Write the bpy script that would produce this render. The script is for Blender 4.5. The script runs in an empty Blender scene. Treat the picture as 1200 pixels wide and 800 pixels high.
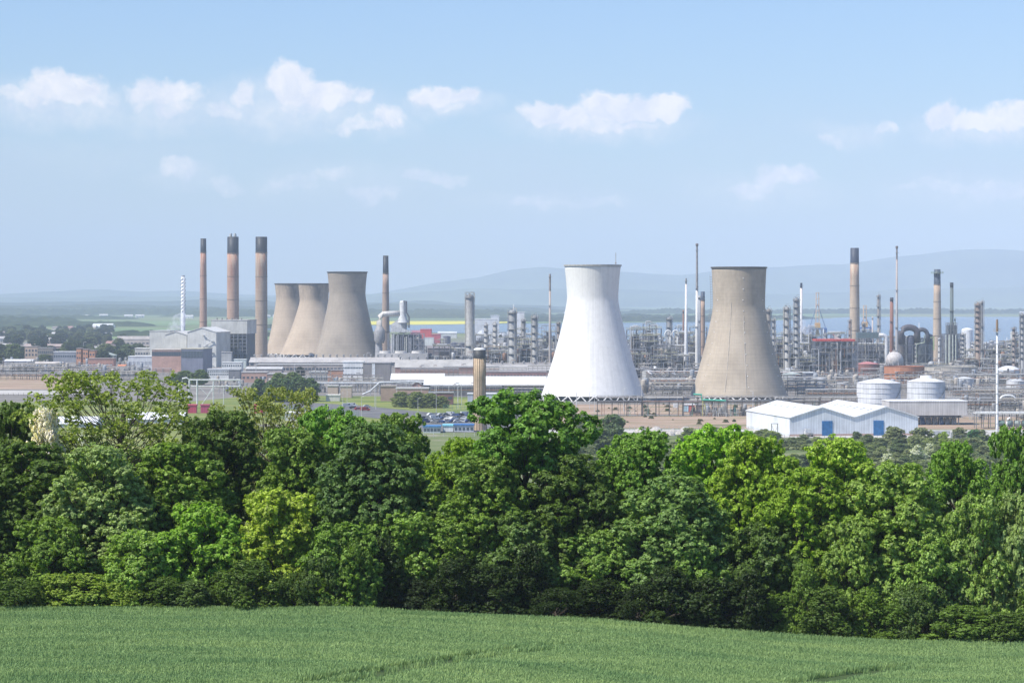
import bpy, math, random
import numpy as np
from mathutils import Vector, Matrix, noise as mnoise
R = math.radians
rnd = random.Random(7)
sc = bpy.context.scene
COL = sc.collection
# ------------------------------------------------------------------ camera
ZC, FPX, YH = 60.0, 3000.0, 350.0
cd = bpy.data.cameras.new("camera"); cam = bpy.data.objects.new("camera", cd); COL.objects.link(cam)
cam.location = (0, 0, ZC); cam.rotation_euler = (R(90), 0, 0)
cd.sensor_width = 36; cd.lens = FPX/1200*36; cd.shift_y = -(400-YH)/1200
cd.clip_start = 1; cd.clip_end = 90000
sc.camera = cam
# ------------------------------------------------------------------ light
SUN_EL, SUN_AZ = 54, 241       # azimuth clockwise from +Y (camera looks along +Y)
sdir = Vector((math.sin(R(SUN_AZ))*math.cos(R(SUN_EL)), math.cos(R(SUN_AZ))*math.cos(R(SUN_EL)), math.sin(R(SUN_EL))))
sl = bpy.data.lights.new("sun", 'SUN'); sl.energy = 5.0; sl.angle = R(0.5); sl.color = (1.0, 0.955, 0.875)
so = bpy.data.objects.new("sun", sl); COL.objects.link(so)
so.rotation_euler = sdir.to_track_quat('Z', 'Y').to_euler(); so.location = (0, 0, 500)
sc.view_settings.view_transform = 'Standard'; sc.view_settings.look = 'None'
sc.view_settings.gamma = 1; sc.view_settings.use_curve_mapping = False
sc.view_settings.exposure = 0.37
SKY_STRENGTH = 0.1
w = bpy.data.worlds.new("World"); sc.world = w; w.use_nodes = True
nt = w.node_tree; nt.nodes.clear()
class NB:
    """tiny node helper"""
    def __init__(s, nt): s.nt = nt
    def n(s, t, **kw):
        nd = s.nt.nodes.new(t)
        for k, v in kw.items(): setattr(nd, k, v)
        return nd
    def l(s, a, b): s.nt.links.new(a, b)
    def put(s, sock, v):
        if hasattr(v, 'is_linked'): s.l(v, sock)
        else: sock.default_value = v
    def m(s, op, a, b=0.0, c=None, clamp=False):
        nd = s.n('ShaderNodeMath', operation=op, use_clamp=clamp)
        s.put(nd.inputs[0], a); s.put(nd.inputs[1], b)
        if c is not None: s.put(nd.inputs[2], c)
        return nd.outputs[0]
    def v(s, op, a, b=None, scale=None):
        nd = s.n('ShaderNodeVectorMath', operation=op); s.put(nd.inputs[0], a)
        if b is not None: s.put(nd.inputs[1], b)
        if scale is not None: s.put(nd.inputs['Scale'], scale)
        return nd.outputs['Value'] if op in ('LENGTH', 'DOT_PRODUCT') else nd.outputs['Vector']
    def mix(s, f, a, b, mode='MIX'):
        nd = s.n('ShaderNodeMix', data_type='RGBA', blend_type=mode)
        s.put(nd.inputs[0], f); s.put(nd.inputs[6], a); s.put(nd.inputs[7], b)
        return nd.outputs[2]
    def noise(s, vec, scale, detail=4, rough=.55, out=0):
        nd = s.n('ShaderNodeTexNoise'); s.l(vec, nd.inputs['Vector'])
        nd.inputs['Scale'].default_value = scale; nd.inputs['Detail'].default_value = detail
        nd.inputs['Roughness'].default_value = rough
        return nd.outputs[out]
    def rng(s, x, a, b, c=0., d=1., smooth=False):
        nd = s.n('ShaderNodeMapRange'); nd.clamp = True
        if smooth: nd.interpolation_type = 'SMOOTHSTEP'
        s.put(nd.inputs[0], x)
        for i, q in enumerate((a, b, c, d)): s.put(nd.inputs[i+1], q)
        return nd.outputs[0]
def c4(c): return (c[0], c[1], c[2], 1)
b = NB(nt)
sky = b.n('ShaderNodeTexSky', sky_type='NISHITA'); sky.sun_disc = False
sky.sun_elevation = R(SUN_EL); sky.sun_rotation = R(SUN_AZ)
sky.air_density = 1.25; sky.dust_density = 0.4; sky.ozone_density = 2.0
tc = b.n('ShaderNodeTexCoord')
# clouds: puffs placed by direction (azimuth / elevation tangents), broken up by noise
sx = b.n('ShaderNodeSeparateXYZ'); b.l(tc.outputs['Generated'], sx.inputs[0])
yy = b.m('MAXIMUM', sx.outputs[1], 0.02)
u = b.m('MULTIPLY', b.m('DIVIDE', sx.outputs[0], yy), 30.0)     # one unit = 100 photo px
v_ = b.m('MULTIPLY', b.m('DIVIDE', sx.outputs[2], yy), 30.0)
cb = b.n('ShaderNodeCombineXYZ'); b.l(u, cb.inputs[0]); b.l(v_, cb.inputs[1])
uv = cb.outputs[0]
def warp(vec, scale, amt):
    nz = b.noise(vec, scale, 3, .6, out=1)
    d = b.v('SUBTRACT', nz, (.5, .5, .5))
    d = b.v('SCALE', d, scale=amt)
    return b.v('ADD', vec, d)
uvw = warp(warp(uv, 1.1, .55), 5.5, .2)
puffs = [  # px, py, rx, ry, density   (photo pixels, bright heads)
 (75,103,48,20,.85),(40,114,38,14,.6),(108,110,26,14,.6),(10,107,16,8,.5),
 (190,107,44,17,.8),(200,124,30,16,.55),(165,106,24,11,.5),
 (285,112,16,12,.65),(258,128,28,12,.5),
 (345,101,34,19,1.),(380,106,36,16,.85),(352,120,38,13,.5),(425,110,14,12,.6),(455,134,24,12,.65),(420,146,34,9,.5),
 (515,112,28,12,.8),(545,112,18,11,.8),(530,122,42,9,.45),
 (640,132,30,13,.9),(668,136,26,15,.8),(712,122,34,18,1.),(750,124,28,14,.85),(778,124,22,14,.95),(700,142,80,9,.6),
 (1108,133,20,14,.85),(1145,138,42,10,.75),(1180,134,30,16,.85),(1200,128,24,12,.7),
 (1034,147,18,9,.45),(974,160,18,9,.4),
 (880,226,36,15,.55),(915,212,34,14,.62),(940,206,22,13,.55),
 (208,200,24,13,.5),(265,216,28,12,.34),(350,217,42,12,.32),(395,208,30,10,.36),(435,230,32,11,.38),
 (495,211,28,10,.4),(525,213,24,10,.38),(625,236,28,11,.4),(690,240,50,9,.3),
 (1100,218,70,9,.34),(1170,222,52,12,.4),(1060,240,60,8,.12),
]
acc = None
for (px, py, rx, ry, dn) in puffs:
    cx, cy = (px-600)/100.0, (YH-py)/100.0
    d = b.v('SUBTRACT', uvw, (cx, cy, 0))
    d = b.v('MULTIPLY', d, (100/rx, 100/ry, 0))
    L = b.v('LENGTH', d)
    f = b.m('MULTIPLY', b.rng(L, 1.5, .45, 0, 1, True), dn)
    acc = f if acc is None else b.m('MAXIMUM', acc, f)
fine = b.noise(uv, 7.0, 6, .62)
edge = b.rng(b.m('ADD', acc, b.m('MULTIPLY', b.m('SUBTRACT', fine, .5), .75)), .08, .66, 0, 1)
edge = b.m('MULTIPLY', edge, b.rng(acc, 0, .22, 0, 1))
# broad thin veil under the cumulus
veil = b.noise(b.v('MULTIPLY', uv, (.35, 1.1, 1)), 1.0, 5, .6)
veil = b.m('MULTIPLY', b.rng(veil, .38, .72), b.rng(v_, 2.7, 1.6, 0, .34, True))
# shading inside clouds: lower part of every puff greyer
shade = b.noise(uvw, 3.0, 4, .6)
ccol = b.mix(b.rng(shade, .35, .65), c4((7.1, 7.2, 7.9)), c4((9.4, 8.9, 8.6)))
col = b.mix(veil, b.mix(1.0, sky.outputs[0], c4((.70, .88, 1.22)), 'MULTIPLY'), c4((4.7, 5.2, 6.5)))
sacc = None
for (px, py, rx, ry, dn) in [(60,124,120,34,.55),(200,132,80,30,.45),(335,126,140,34,.5),(440,142,60,20,.4),(530,122,64,18,.45),(700,146,118,20,.5),(1160,147,100,20,.5),(890,226,90,28,.35),(215,206,50,22,.28),(400,215,120,26,.22),(640,238,110,16,.22),(1130,224,120,22,.25),(1000,152,60,16,.3),(120,180,160,26,.12)]:
    d = b.v('SUBTRACT', uvw, ((px-600)/100.0, (YH-py)/100.0, 0)); d = b.v('MULTIPLY', d, (100/rx, 100/ry, 0))
    f = b.m('MULTIPLY', b.rng(b.v('LENGTH', d), 1.35, .1, 0, 1, True), dn); sacc = f if sacc is None else b.m('MAXIMUM', sacc, f)
soft = b.m('MULTIPLY', sacc, b.rng(fine, .3, .7, .6, 1.15))
col = b.mix(b.m('MAXIMUM', b.m('MULTIPLY', edge, .9), soft), col, ccol)
bg = b.n('ShaderNodeBackground'); bg.inputs[1].default_value = SKY_STRENGTH
b.l(col, bg.inputs[0])
wo = b.n('ShaderNodeOutputWorld'); b.l(bg.outputs[0], wo.inputs[0])
try:
    sc.cycles.max_bounces = 5; sc.cycles.diffuse_bounces = 3; sc.cycles.glossy_bounces = 2
    sc.cycles.transmission_bounces = 3; sc.cycles.transparent_max_bounces = 4; sc.cycles.volume_bounces = 2
    w.cycles.sampling_method = 'MANUAL'; w.cycles.sample_map_resolution = 512
    sc.cycles.use_denoising = True
except Exception: pass

# ------------------------------------------------------------------ helpers: projection of the survey
def XY(px, D): return (px-600)/FPX*D
def ZZ(py, D): return ZC-(py-YH)/FPX*D
def GD(py): return ZC*FPX/(py-YH)            # distance at which flat ground shows at this height
def G(px, py): D = GD(py); return (XY(px, D), D, 0.0)

_EX = np.array([-60., -33, -11, -5.5, 5.5, 16.5, 24.7, 33, 60]); _EZ = np.array([39.9, 39.7, 39.7, 39.4, 38.9, 38.0, 37.55, 37.45, 37.1])
def H(x, y):
    x = np.asarray(x, float); y = np.asarray(y, float)
    xe = x*165/np.maximum(y, 60)
    ze = np.interp(xe, _EX, _EZ)
    z = ze + .062*(165-y) + 6.5*np.clip(1-y/95, 0, 2)**2
    far = np.clip((y-205)/430, 0, 1); s = far*far*(3-2*far)
    z = (z*(y < 205) + (ze-2.5-.03*(y-205))*(y >= 205))*(1-s)
    return np.where(y > 635, 0, z)

# ------------------------------------------------------------------ materials
MATS = {}
def mat(name, fn, rough=.8, spec=.3, metal=0):
    if name in MATS: return MATS[name]
    m = bpy.data.materials.new(name); m.use_nodes = True
    t = m.node_tree; t.nodes.clear(); q = NB(t)
    o = q.n('ShaderNodeOutputMaterial'); p = q.n('ShaderNodeBsdfPrincipled')
    p.inputs['Roughness'].default_value = rough; p.inputs['Specular IOR Level'].default_value = spec
    p.inputs['Metallic'].default_value = metal
    q.l(p.outputs[0], o.inputs[0])
    q.tc = q.n('ShaderNodeTexCoord'); q.obj = q.tc.outputs['Object']; q.p = p; q.o = o
    c = fn(q)
    if c is not None: q.put(p.inputs['Base Color'], c)
    MATS[name] = m; return m
def stretch(q, v, s):
    return q.v('MULTIPLY', v, s)
def bump(q, h, dist, strength=1.0):
    bn = q.n('ShaderNodeBump'); bn.inputs['Distance'].default_value = dist; bn.inputs['Strength'].default_value = strength
    q.l(h, bn.inputs['Height']); q.l(bn.outputs[0], q.p.inputs['Normal'])
def f_paint(q):
    oi = q.n('ShaderNodeObjectInfo')
    n = q.noise(q.obj, .55, 5, .65); st = q.noise(stretch(q, q.obj, (2.2, 2.2, .12)), 1.0, 3, .6)
    k = q.rng(q.m('ADD', n, q.m('MULTIPLY', st, .6)), .6, 1.05, .62, 1.12)
    c = q.mix(1.0, oi.outputs['Color'], k, 'MULTIPLY')
    return c
mat('paint', f_paint, .55, .35)
def f_clad(q):
    oi = q.n('ShaderNodeObjectInfo')
    n = q.noise(q.obj, .12, 4, .6); st = q.noise(stretch(q, q.obj, (1.6, 1.6, .06)), 1.0, 3, .6)
    wv = q.n('ShaderNodeTexWave', wave_type='BANDS', bands_direction='DIAGONAL'); q.l(stretch(q, q.obj, (1, 1, 0)), wv.inputs[0]); wv.inputs['Scale'].default_value = .55
    k = q.rng(q.m('ADD', n, q.m('MULTIPLY', st, .7)), .62, 1.0, .74, 1.08)
    k = q.m('MULTIPLY', k, q.rng(wv.outputs[1], 0, 1, .9, 1.03))
    return q.mix(1.0, oi.outputs['Color'], k, 'MULTIPLY')
mat('cladding', f_clad, .6, .3)
def f_brick(q):
    oi = q.n('ShaderNodeObjectInfo')
    n = q.noise(q.obj, .18, 6, .7); n2 = q.noise(stretch(q, q.obj, (.6, .6, 5)), 1, 4, .7)
    k = q.rng(q.m('ADD', n, n2), .75, 1.25, .66, 1.15)
    return q.mix(1.0, oi.outputs['Color'], k, 'MULTIPLY')
mat('brickwork', f_brick, .9, .1)
def f_conc(dark_top, base, warm, hgt):
    def f(q):
        sp = q.n('ShaderNodeSeparateXYZ'); q.l(q.obj, sp.inputs[0])
        at = q.m('ARCTAN2', sp.outputs[1], sp.outputs[0])
        cb = q.n('ShaderNodeCombineXYZ'); q.l(q.m('MULTIPLY', at, 22), cb.inputs[0]); q.l(sp.outputs[2], cb.inputs[1])
        cyl = cb.outputs[0]
        rings = q.noise(stretch(q, cyl, (.015, 1.0, 1)), 1.1, 2, .7)
        grain = q.noise(stretch(q, cyl, (.35, .6, 1)), 1.0, 6, .7)
        streak = q.noise(stretch(q, cyl, (1.1, .03, 1)), 1.0, 4, .65)
        big = q.noise(stretch(q, cyl, (.06, .05, 1)), 1.0, 3, .6)
        c = q.mix(q.rng(big, .35, .65), c4(base), c4(warm))
        k = q.m('ADD', q.m('MULTIPLY', q.m('SUBTRACT', rings, .5), .26), q.m('MULTIPLY', q.m('SUBTRACT', grain, .5), .34))
        k = q.m('ADD', q.m('ADD', k, q.m('MULTIPLY', q.m('SUBTRACT', streak, .5), .30)), 1.0)
        # casting lifts: thin horizontal joints
        jl = q.m('PINGPONG', sp.outputs[2], .9)
        k = q.m('MULTIPLY', k, q.rng(jl, 0, .12, .9, 1))
        vj = q.m('PINGPONG', q.m('MULTIPLY', at, 22), 2.6)
        k = q.m('MULTIPLY', k, q.rng(vj, 0, .1, .95, 1))
        # soot patch near the rim
        hz = q.rng(sp.outputs[2], hgt*.62, hgt*.86, 0, 1)
        blot = q.rng(q.noise(stretch(q, cyl, (.13, .05, 1)), 1.0, 5, .7), .42, .58)
        patch = q.rng(q.m('ABSOLUTE', q.m('ADD', q.m('ADD', at, 1.2), q.m('MULTIPLY', q.m('SUBTRACT', big, .5), 1.2))), .5, .12)
        pz = q.m('MULTIPLY', patch, q.rng(sp.outputs[2], hgt*.60, hgt*.74, 0, 1))
        pz = q.m('MULTIPLY', pz, q.rng(streak, .3, .6, .45, 1))
        dk = q.m('MULTIPLY', q.m('MAXIMUM', q.m('MULTIPLY', q.m('MULTIPLY', hz, blot), .6), pz), dark_top)
        c = q.mix(1.0, c, k, 'MULTIPLY')
        return q.mix(dk, c, c4((.13, .115, .10)))
    return f
def f_white_tower(q):
    sp = q.n('ShaderNodeSeparateXYZ'); q.l(q.obj, sp.inputs[0])
    at = q.m('ARCTAN2', sp.outputs[1], sp.outputs[0])
    cb = q.n('ShaderNodeCombineXYZ'); q.l(q.m('MULTIPLY', at, 22), cb.inputs[0]); q.l(sp.outputs[2], cb.inputs[1])
    cyl = cb.outputs[0]
    st = q.noise(stretch(q, cyl, (.9, .03, 1)), 1, 4, .6); g = q.noise(stretch(q, cyl, (.3, .3, 1)), 1, 6, .7)
    k = q.rng(q.m('ADD', st, g), .78, 1.22, .87, 1.04)
    jl = q.m('PINGPONG', sp.outputs[2], 2.3); k = q.m('MULTIPLY', k, q.rng(jl, 0, .12, .965, 1))
    peel = q.m('MULTIPLY', q.rng(g, .56, .7), q.rng(sp.outputs[2], 30, 78, 0, .35))
    return q.mix(peel, q.mix(1.0, c4((.75, .735, .715)), k, 'MULTIPLY'), c4((.50, .48, .45)))
def f_leaf(q):
    oi = q.n('ShaderNodeObjectInfo'); g = q.n('ShaderNodeNewGeometry')
    rp = g.outputs['Random Per Island']
    big = q.noise(q.obj, .55, 3, .6)
    k = q.rng(rp, 0, 1, .5, 1.6)
    c = q.mix(1.0, oi.outputs['Color'], k, 'MULTIPLY')
    c = q.mix(q.rng(big, .42, .7, 0, .55), c, q.mix(1.0, c, c4((1.25, 1.22, .75)), 'MULTIPLY'))
    q.p.inputs['Roughness'].default_value = .5; q.p.inputs['Specular IOR Level'].default_value = .25
    q.put(q.p.inputs['Base Color'], c)
    tr = q.n('ShaderNodeBsdfTranslucent'); q.l(q.mix(1.0, c, c4((1.5, 1.7, .5)), 'MULTIPLY'), tr.inputs[0])
    ms = q.n('ShaderNodeMixShader'); ms.inputs[0].default_value = .36
    q.l(q.p.outputs[0], ms.inputs[1]); q.l(tr.outputs[0], ms.inputs[2]); q.l(ms.outputs[0], q.o.inputs[0])
    return None
mat('leaves', f_leaf)
mat('bark', lambda q: q.mix(q.noise(stretch(q, q.obj, (4, 4, .8)), 1.5, 5), c4((.035, .03, .024)), c4((.12, .10, .08))), .95, .1)
mat('glass', lambda q: q.mix(q.noise(q.obj, .9, 2), c4((.03, .04, .055)), c4((.10, .13, .17))), .15, .6)

# ------------------------------------------------------------------ mesh builder
class MB:
    def __init__(s): s.v = []; s.f = []
    def add(s, vs, fs):
        o = len(s.v); s.v += [tuple(p) for p in vs]; s.f += [tuple(i+o for i in f) for f in fs]; return s
    def box(s, x0, x1, y0, y1, z0, z1):
        return s.add([(x0,y0,z0),(x1,y0,z0),(x1,y1,z0),(x0,y1,z0),(x0,y0,z1),(x1,y0,z1),(x1,y1,z1),(x0,y1,z1)],
                     [(3,2,1,0),(4,5,6,7),(0,1,5,4),(1,2,6,5),(2,3,7,6),(3,0,4,7)])
    def lathe(s, x, y, prof, n=16, cap0=False, cap1=True):
        vs = []; fs = []
        for (r, z) in prof:
            for k in range(n):
                a = 2*math.pi*k/n; vs.append((x+r*math.cos(a), y+r*math.sin(a), z))
        for j in range(len(prof)-1):
            for k in range(n):
                k2 = (k+1) % n; fs.append((j*n+k, j*n+k2, (j+1)*n+k2, (j+1)*n+k))
        if cap0: fs.append(tuple(range(n-1, -1, -1)))
        if cap1: fs.append(tuple(range((len(prof)-1)*n, len(prof)*n)))
        return s.add(vs, fs)
    def cyl(s, x, y, z0, z1, r0, r1=None, n=12, cap0=False): return s.lathe(x, y, [(r0, z0), (r1 if r1 is not None else r0, z1)], n, cap0)
    def tube(s, pts, r, n=6, r1=None):
        pts = [Vector(p) for p in pts]; m = len(pts); rings = []
        for i, p in enumerate(pts):
            d = (pts[min(i+1, m-1)]-pts[max(i-1, 0)]).normalized()
            up = Vector((0, 0, 1)) if abs(d.z) < .9 else Vector((1, 0, 0))
            a = d.cross(up).normalized(); bb = a.cross(d)
            rr = r if r1 is None else r+(r1-r)*i/(m-1)
            rings.append([p+(a*math.cos(2*math.pi*k/n)+bb*math.sin(2*math.pi*k/n))*rr for k in range(n)])
        vs = [q for rg in rings for q in rg]; fs = []
        for j in range(m-1):
            for k in range(n):
                k2 = (k+1) % n; fs.append((j*n+k2, j*n+k, (j+1)*n+k, (j+1)*n+k2))
        fs.append(tuple(range(n))); fs.append(tuple(range(m*n-1, (m-1)*n-1, -1)))
        return s.add(vs, fs)
    def hcyl(s, p0, p1, r, n=12): return s.tube([p0, p1], r, n)
    def prism(s, poly, y0, y1):           # poly: (x, z) counter-clockwise seen from -y
        n = len(poly)
        vs = [(x, y0, z) for x, z in poly]+[(x, y1, z) for x, z in poly]
        fs = [tuple(range(n)), tuple(range(2*n-1, n-1, -1))]+[((k+1) % n, k, k+n, (k+1) % n+n) for k in range(n)]
        return s.add(vs, fs)
    def beam(s, p0, p1, t):
        return s.tube([p0, p1], t*.7, 4)
    def build(s, name, color=(.5, .5, .5), parent=None, m='paint', smooth=False, loc=None, label=None):
        me = bpy.data.meshes.new(name); me.from_pydata(s.v, [], s.f); me.update()
        if smooth:
            me.polygons.foreach_set('use_smooth', [len(p.vertices) == 4 for p in me.polygons])
        return link(name, me, color, parent, m, loc, label)
def link(name, me, color=(.5, .5, .5), parent=None, m='paint', loc=None, label=None):
    o = bpy.data.objects.new(name, me); COL.objects.link(o)
    me.materials.append(MATS[m] if isinstance(m, str) else m)
    o.color = (color[0], color[1], color[2], 1)
    if loc is not None: o.location = loc
    if parent is not None: o.parent = parent
    if label: o['label'] = label
    return o
def npmesh(name, V, F):
    """V (n,3), F (m,k) numpy arrays"""
    me = bpy.data.meshes.new(name); n, m_, k = len(V), len(F), F.shape[1]
    me.vertices.add(n); me.vertices.foreach_set('co', V.astype(np.float32).ravel())
    me.loops.add(m_*k); me.loops.foreach_set('vertex_index', F.astype(np.int32).ravel())
    me.polygons.add(m_); me.polygons.foreach_set('loop_start', np.arange(0, m_*k, k, dtype=np.int32))
    try: me.polygons.foreach_set('loop_total', np.full(m_, k, dtype=np.int32))
    except Exception: pass
    me.update(calc_edges=True); return me
def tag(o, label, cat, group=None):
    o['label'] = label; o['category'] = cat
    if group: o['group'] = group
    return o
def thing(name, label, cat, loc=(0, 0, 0), rz=0, group=None):
    o = bpy.data.objects.new(name, None); COL.objects.link(o); o.empty_display_size = .5
    o.location = loc; o.rotation_euler = (0, 0, rz)
    return tag(o, label, cat, group)
def struct(o, kind='structure'): o['kind'] = kind; return o
KIDS = {}
def kids(o): return [c for c in bpy.data.objects if c.parent == o]
def proto_tree(o):
    """cache of (child, its children) so that copying stays cheap"""
    if o.name not in KIDS: KIDS[o.name] = [(c, kids(c)) for c in kids(o)]
    return KIDS[o.name]
def dup(root, loc, rz=0, scale=None, label=None, group=None, recolor=None):
    r = root.copy(); COL.objects.link(r); r.location = loc; r.rotation_euler = (0, 0, rz)
    if scale is not None: r.scale = scale if hasattr(scale, '__len__') else (scale,)*3
    if label: r['label'] = label
    if group: r['group'] = group
    if root.data is None:
        for ch, gk in proto_tree(root):
            c = ch.copy(); COL.objects.link(c); c.parent = r
            if recolor: c.color = recolor(ch.name.split('.')[0], ch.color)
            for g in gk:
                d = g.copy(); COL.objects.link(d); d.parent = c
                if recolor: d.color = recolor(g.name.split('.')[0], g.color)
    return r
ORD = ['', 'second', 'third', 'fourth', 'fifth', 'sixth', 'seventh', 'eighth', 'ninth', 'tenth', 'eleventh', 'twelfth', 'thirteenth', 'fourteenth', 'fifteenth', 'sixteenth', 'seventeenth', 'eighteenth', 'nineteenth', 'twentieth']
def ordw(i):
    if i < 20: return ORD[i]
    t, u_ = divmod(i+1, 10); T = {2: 'twenty', 3: 'thirty', 4: 'forty', 5: 'fifty', 6: 'sixty', 7: 'seventy', 8: 'eighty'}[t]
    U = ['', 'first', 'second', 'third', 'fourth', 'fifth', 'sixth', 'seventh', 'eighth', 'ninth'][u_]
    return (T+'-'+U) if U else {'twenty': 'twentieth', 'thirty': 'thirtieth', 'forty': 'fortieth', 'fifty': 'fiftieth', 'sixty': 'sixtieth', 'seventy': 'seventieth', 'eighty': 'eightieth'}[T]
SERIES = {}
def series(o, desc, where):
    """collect look-alikes; labels are written once all stand, counted from the left"""
    SERIES.setdefault((desc, where), []).append(o); return o
def write_series():
    for (desc, where), os_ in SERIES.items():
        os_.sort(key=lambda o: o.location.x/max(o.location.y, 1))
        n = len(os_)
        for i, o in enumerate(os_):
            if n == 1: o['label'] = f'{desc} {where}'
            else: o['label'] = f"{desc}, {'leftmost' if i == 0 else ('rightmost' if i == n-1 else ordw(i)+' from left')} {where}"
def zone(px):
    for lim, s in ((175, 'far left'), (315, 'by the boiler houses'), (450, 'by the three cooling towers'), (556, 'right of ducted chimney'),
                   (650, 'left of white cooling tower'), (745, 'behind white cooling tower'), (825, 'between large cooling towers'), (925, 'behind brown cooling tower'),
                   (1005, 'right of brown cooling tower'), (1060, 'behind white storage tanks'), (1120, 'by green topped chimney')):
        if px < lim: return s
    return 'at right edge'
# ------------------------------------------------------------------ terrain
def f_ground(q):
    g = q.n('ShaderNodeNewGeometry'); pos = g.outputs['Position']
    sp = q.n('ShaderNodeSeparateXYZ'); q.l(pos, sp.inputs[0])
    n1 = q.noise(pos, .02, 6, .65); n2 = q.noise(pos, .3, 4, .7); n3 = q.noise(pos, .0016, 4, .5)
    grass = q.mix(q.rng(n1, .35, .65), c4((.09, .13, .045)), c4((.19, .21, .09)))
    soil = q.mix(n2, c4((.20, .17, .14)), c4((.36, .31, .26)))
    c = q.mix(q.rng(q.m('ADD', n1, q.m('MULTIPLY', n2, .3)), .72, .86), grass, soil)
    yard = q.mix(q.rng(q.m('ADD', n1, n2), .7, 1.3), c4((.12, .11, .10)), c4((.30, .275, .25)))
    c = q.mix(q.rng(sp.outputs[1], 1180, 1300), c, yard)
    farm = q.mix(q.rng(n3, .4, .6), c4((.10, .15, .06)), c4((.20, .22, .10)))
    c = q.mix(q.rng(sp.outputs[1], 3300, 4200), c, farm)
    return c
mat('ground', f_ground, .95, .1)
ys = np.concatenate([np.linspace(-60, 90, 12), np.linspace(95, 210, 60), np.geomspace(215, 700, 40), np.geomspace(720, 25500, 30)])
us = np.linspace(-1, 1, 121)
YY, UU = np.meshgrid(ys, us, indexing='ij')
XX = UU*(np.abs(YY)*.36+110)
HH = H(XX, YY)
V = np.stack([XX, YY, HH], -1).reshape(-1, 3)
nr, nc = len(ys), len(us)
ii, jj = np.meshgrid(np.arange(nr-1), np.arange(nc-1), indexing='ij')
F = np.stack([ii*nc+jj, ii*nc+jj+1, (ii+1)*nc+jj+1, (ii+1)*nc+jj], -1).reshape(-1, 4)
me = npmesh('ground', V, F); me.polygons.foreach_set('use_smooth', [True]*len(me.polygons))
struct(link('ground', me, m='ground'))

def sheet(name, pts, z, m, world=False):
    vs = [(p[0], p[1], z) if world else (lambda g: (g[0], g[1], z))(G(*p)) for p in pts]
    return struct(MB().add(vs, [tuple(range(len(vs)))]).build(name, m=m))
def posmat(name, c1, c2, sc1, rough=.9, detail=5, lo=.35, hi=.65, spec=.1, st=(1, 1, 1)):
    def f(q):
        g = q.n('ShaderNodeNewGeometry')
        return q.mix(q.rng(q.noise(stretch(q, g.outputs['Position'], st), sc1, detail, .65), lo, hi), c4(c1), c4(c2))
    return mat(name, f, rough, spec)
def f_earth(q):
    pos = q.n('ShaderNodeNewGeometry').outputs['Position']
    c = q.mix(q.rng(q.noise(stretch(q, pos, (.25, 1, 1)), .05, 6, .7), .35, .65), c4((.27, .18, .125)), c4((.45, .34, .26)))
    c = q.mix(q.rng(q.noise(stretch(q, pos, (.3, 1.4, 1)), .045, 6, .7), .5, .62), c, c4((.17, .17, .085)))
    return q.mix(q.rng(q.noise(stretch(q, pos, (.2, 1, 1)), .11, 5, .7), .6, .7), c, c4((.52, .48, .42)))
mat('earth', f_earth, .95, .1)
posmat('asphalt', (.10, .10, .105), (.20, .195, .19), .08)
posmat('verge', (.10, .15, .035), (.26, .27, .08), .05, st=(.3, 1, 1))
posmat('pale_yard', (.36, .34, .31), (.58, .55, .51), .03, st=(.3, 1, 1))
posmat('meadow', (.12, .19, .07), (.20, .27, .12), .004, st=(.2, 1, 1))
posmat('rape', (.55, .50, .05), (.68, .60, .08), .01)
posmat('hill', (.035, .055, .02), (.10, .13, .05), .0022, st=(1, .5, 1))
posmat('wood', (.018, .032, .012), (.05, .07, .025), .02)
def f_water(q):
    g = q.n('ShaderNodeNewGeometry'); bump(q, q.noise(g.outputs['Position'], .05, 3), .25, .5)
    return c4((.03, .06, .09))
mat('water', f_water, .18, .5)
sheet('firth', [(300, 386.5), (430, 388.5), (560, 391), (640, 397), (700, 404), (760, 406), (930, 404), (1300, 402), (1600, 400), (1600, 371), (1000, 371.5), (900, 376), (760, 378), (600, 379.5), (430, 381.5), (300, 381.5)][::-1], .5, 'water')
struct(bpy.data.objects['firth'])
sheet('far_field', [(60, 398), (215, 398), (330, 398), (330, 390), (200, 384.5), (80, 384.5)], .3, 'meadow')
sheet('far_field', [(100, 392), (300, 390), (300, 388.6), (110, 388.8)], .5, 'verge')
sheet('yellow_field', [(425, 380.6), (470, 380.9), (560, 379.8), (620, 377.5), (560, 376.3), (430, 376.6)], .7, 'rape')
sheet('far_field', [(-100, 383), (70, 383), (300, 380), (300, 376), (-100, 376)], .3, 'meadow')
sheet('far_field', [(300, 375), (700, 373), (1000, 369), (1000, 367.4), (300, 369)], .3, 'meadow')
sheet('far_field', [(560, 379.2), (760, 377.8), (905, 375.8), (960, 372), (960, 369.5), (600, 371)], .4, 'meadow')
# plant-side ground
sheet('bare_earth', [(628, 502), (900, 502), (1160, 503), (1300, 503), (1300, 489), (1130, 488), (880, 487), (628, 487)], .06, 'earth')
sheet('bare_earth', [(628, 485.5), (900, 485.5), (900, 474), (628, 474)], .06, 'earth')
sheet('bare_earth', [(-120, 456), (95, 456), (95, 440), (-120, 440)], .06, 'earth')
sheet('plant_road', [(-120, 462), (110, 462), (110, 457.5), (-120, 457.5)], .07, 'pale_yard')
sheet('grass_verge', [(300, 497), (640, 500), (640, 466), (300, 463)], .05, 'verge')
sheet('access_road', [(330, 478), (380, 483), (440, 490), (540, 500), (640, 508), (640, 496), (560, 489), (480, 481), (420, 475), (330, 470)], .12, 'asphalt')
sheet('car_park', [(440, 505), (640, 508), (620, 486), (470, 484)], .16, 'asphalt')
sheet('grass_verge', [(-120, 560), (300, 560), (300, 497), (300, 463), (230, 470), (-120, 472)], .05, 'verge')
sheet('plant_road', [(628, 507), (900, 507), (900, 502.8), (628, 502.8)], .08, 'pale_yard')
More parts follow.
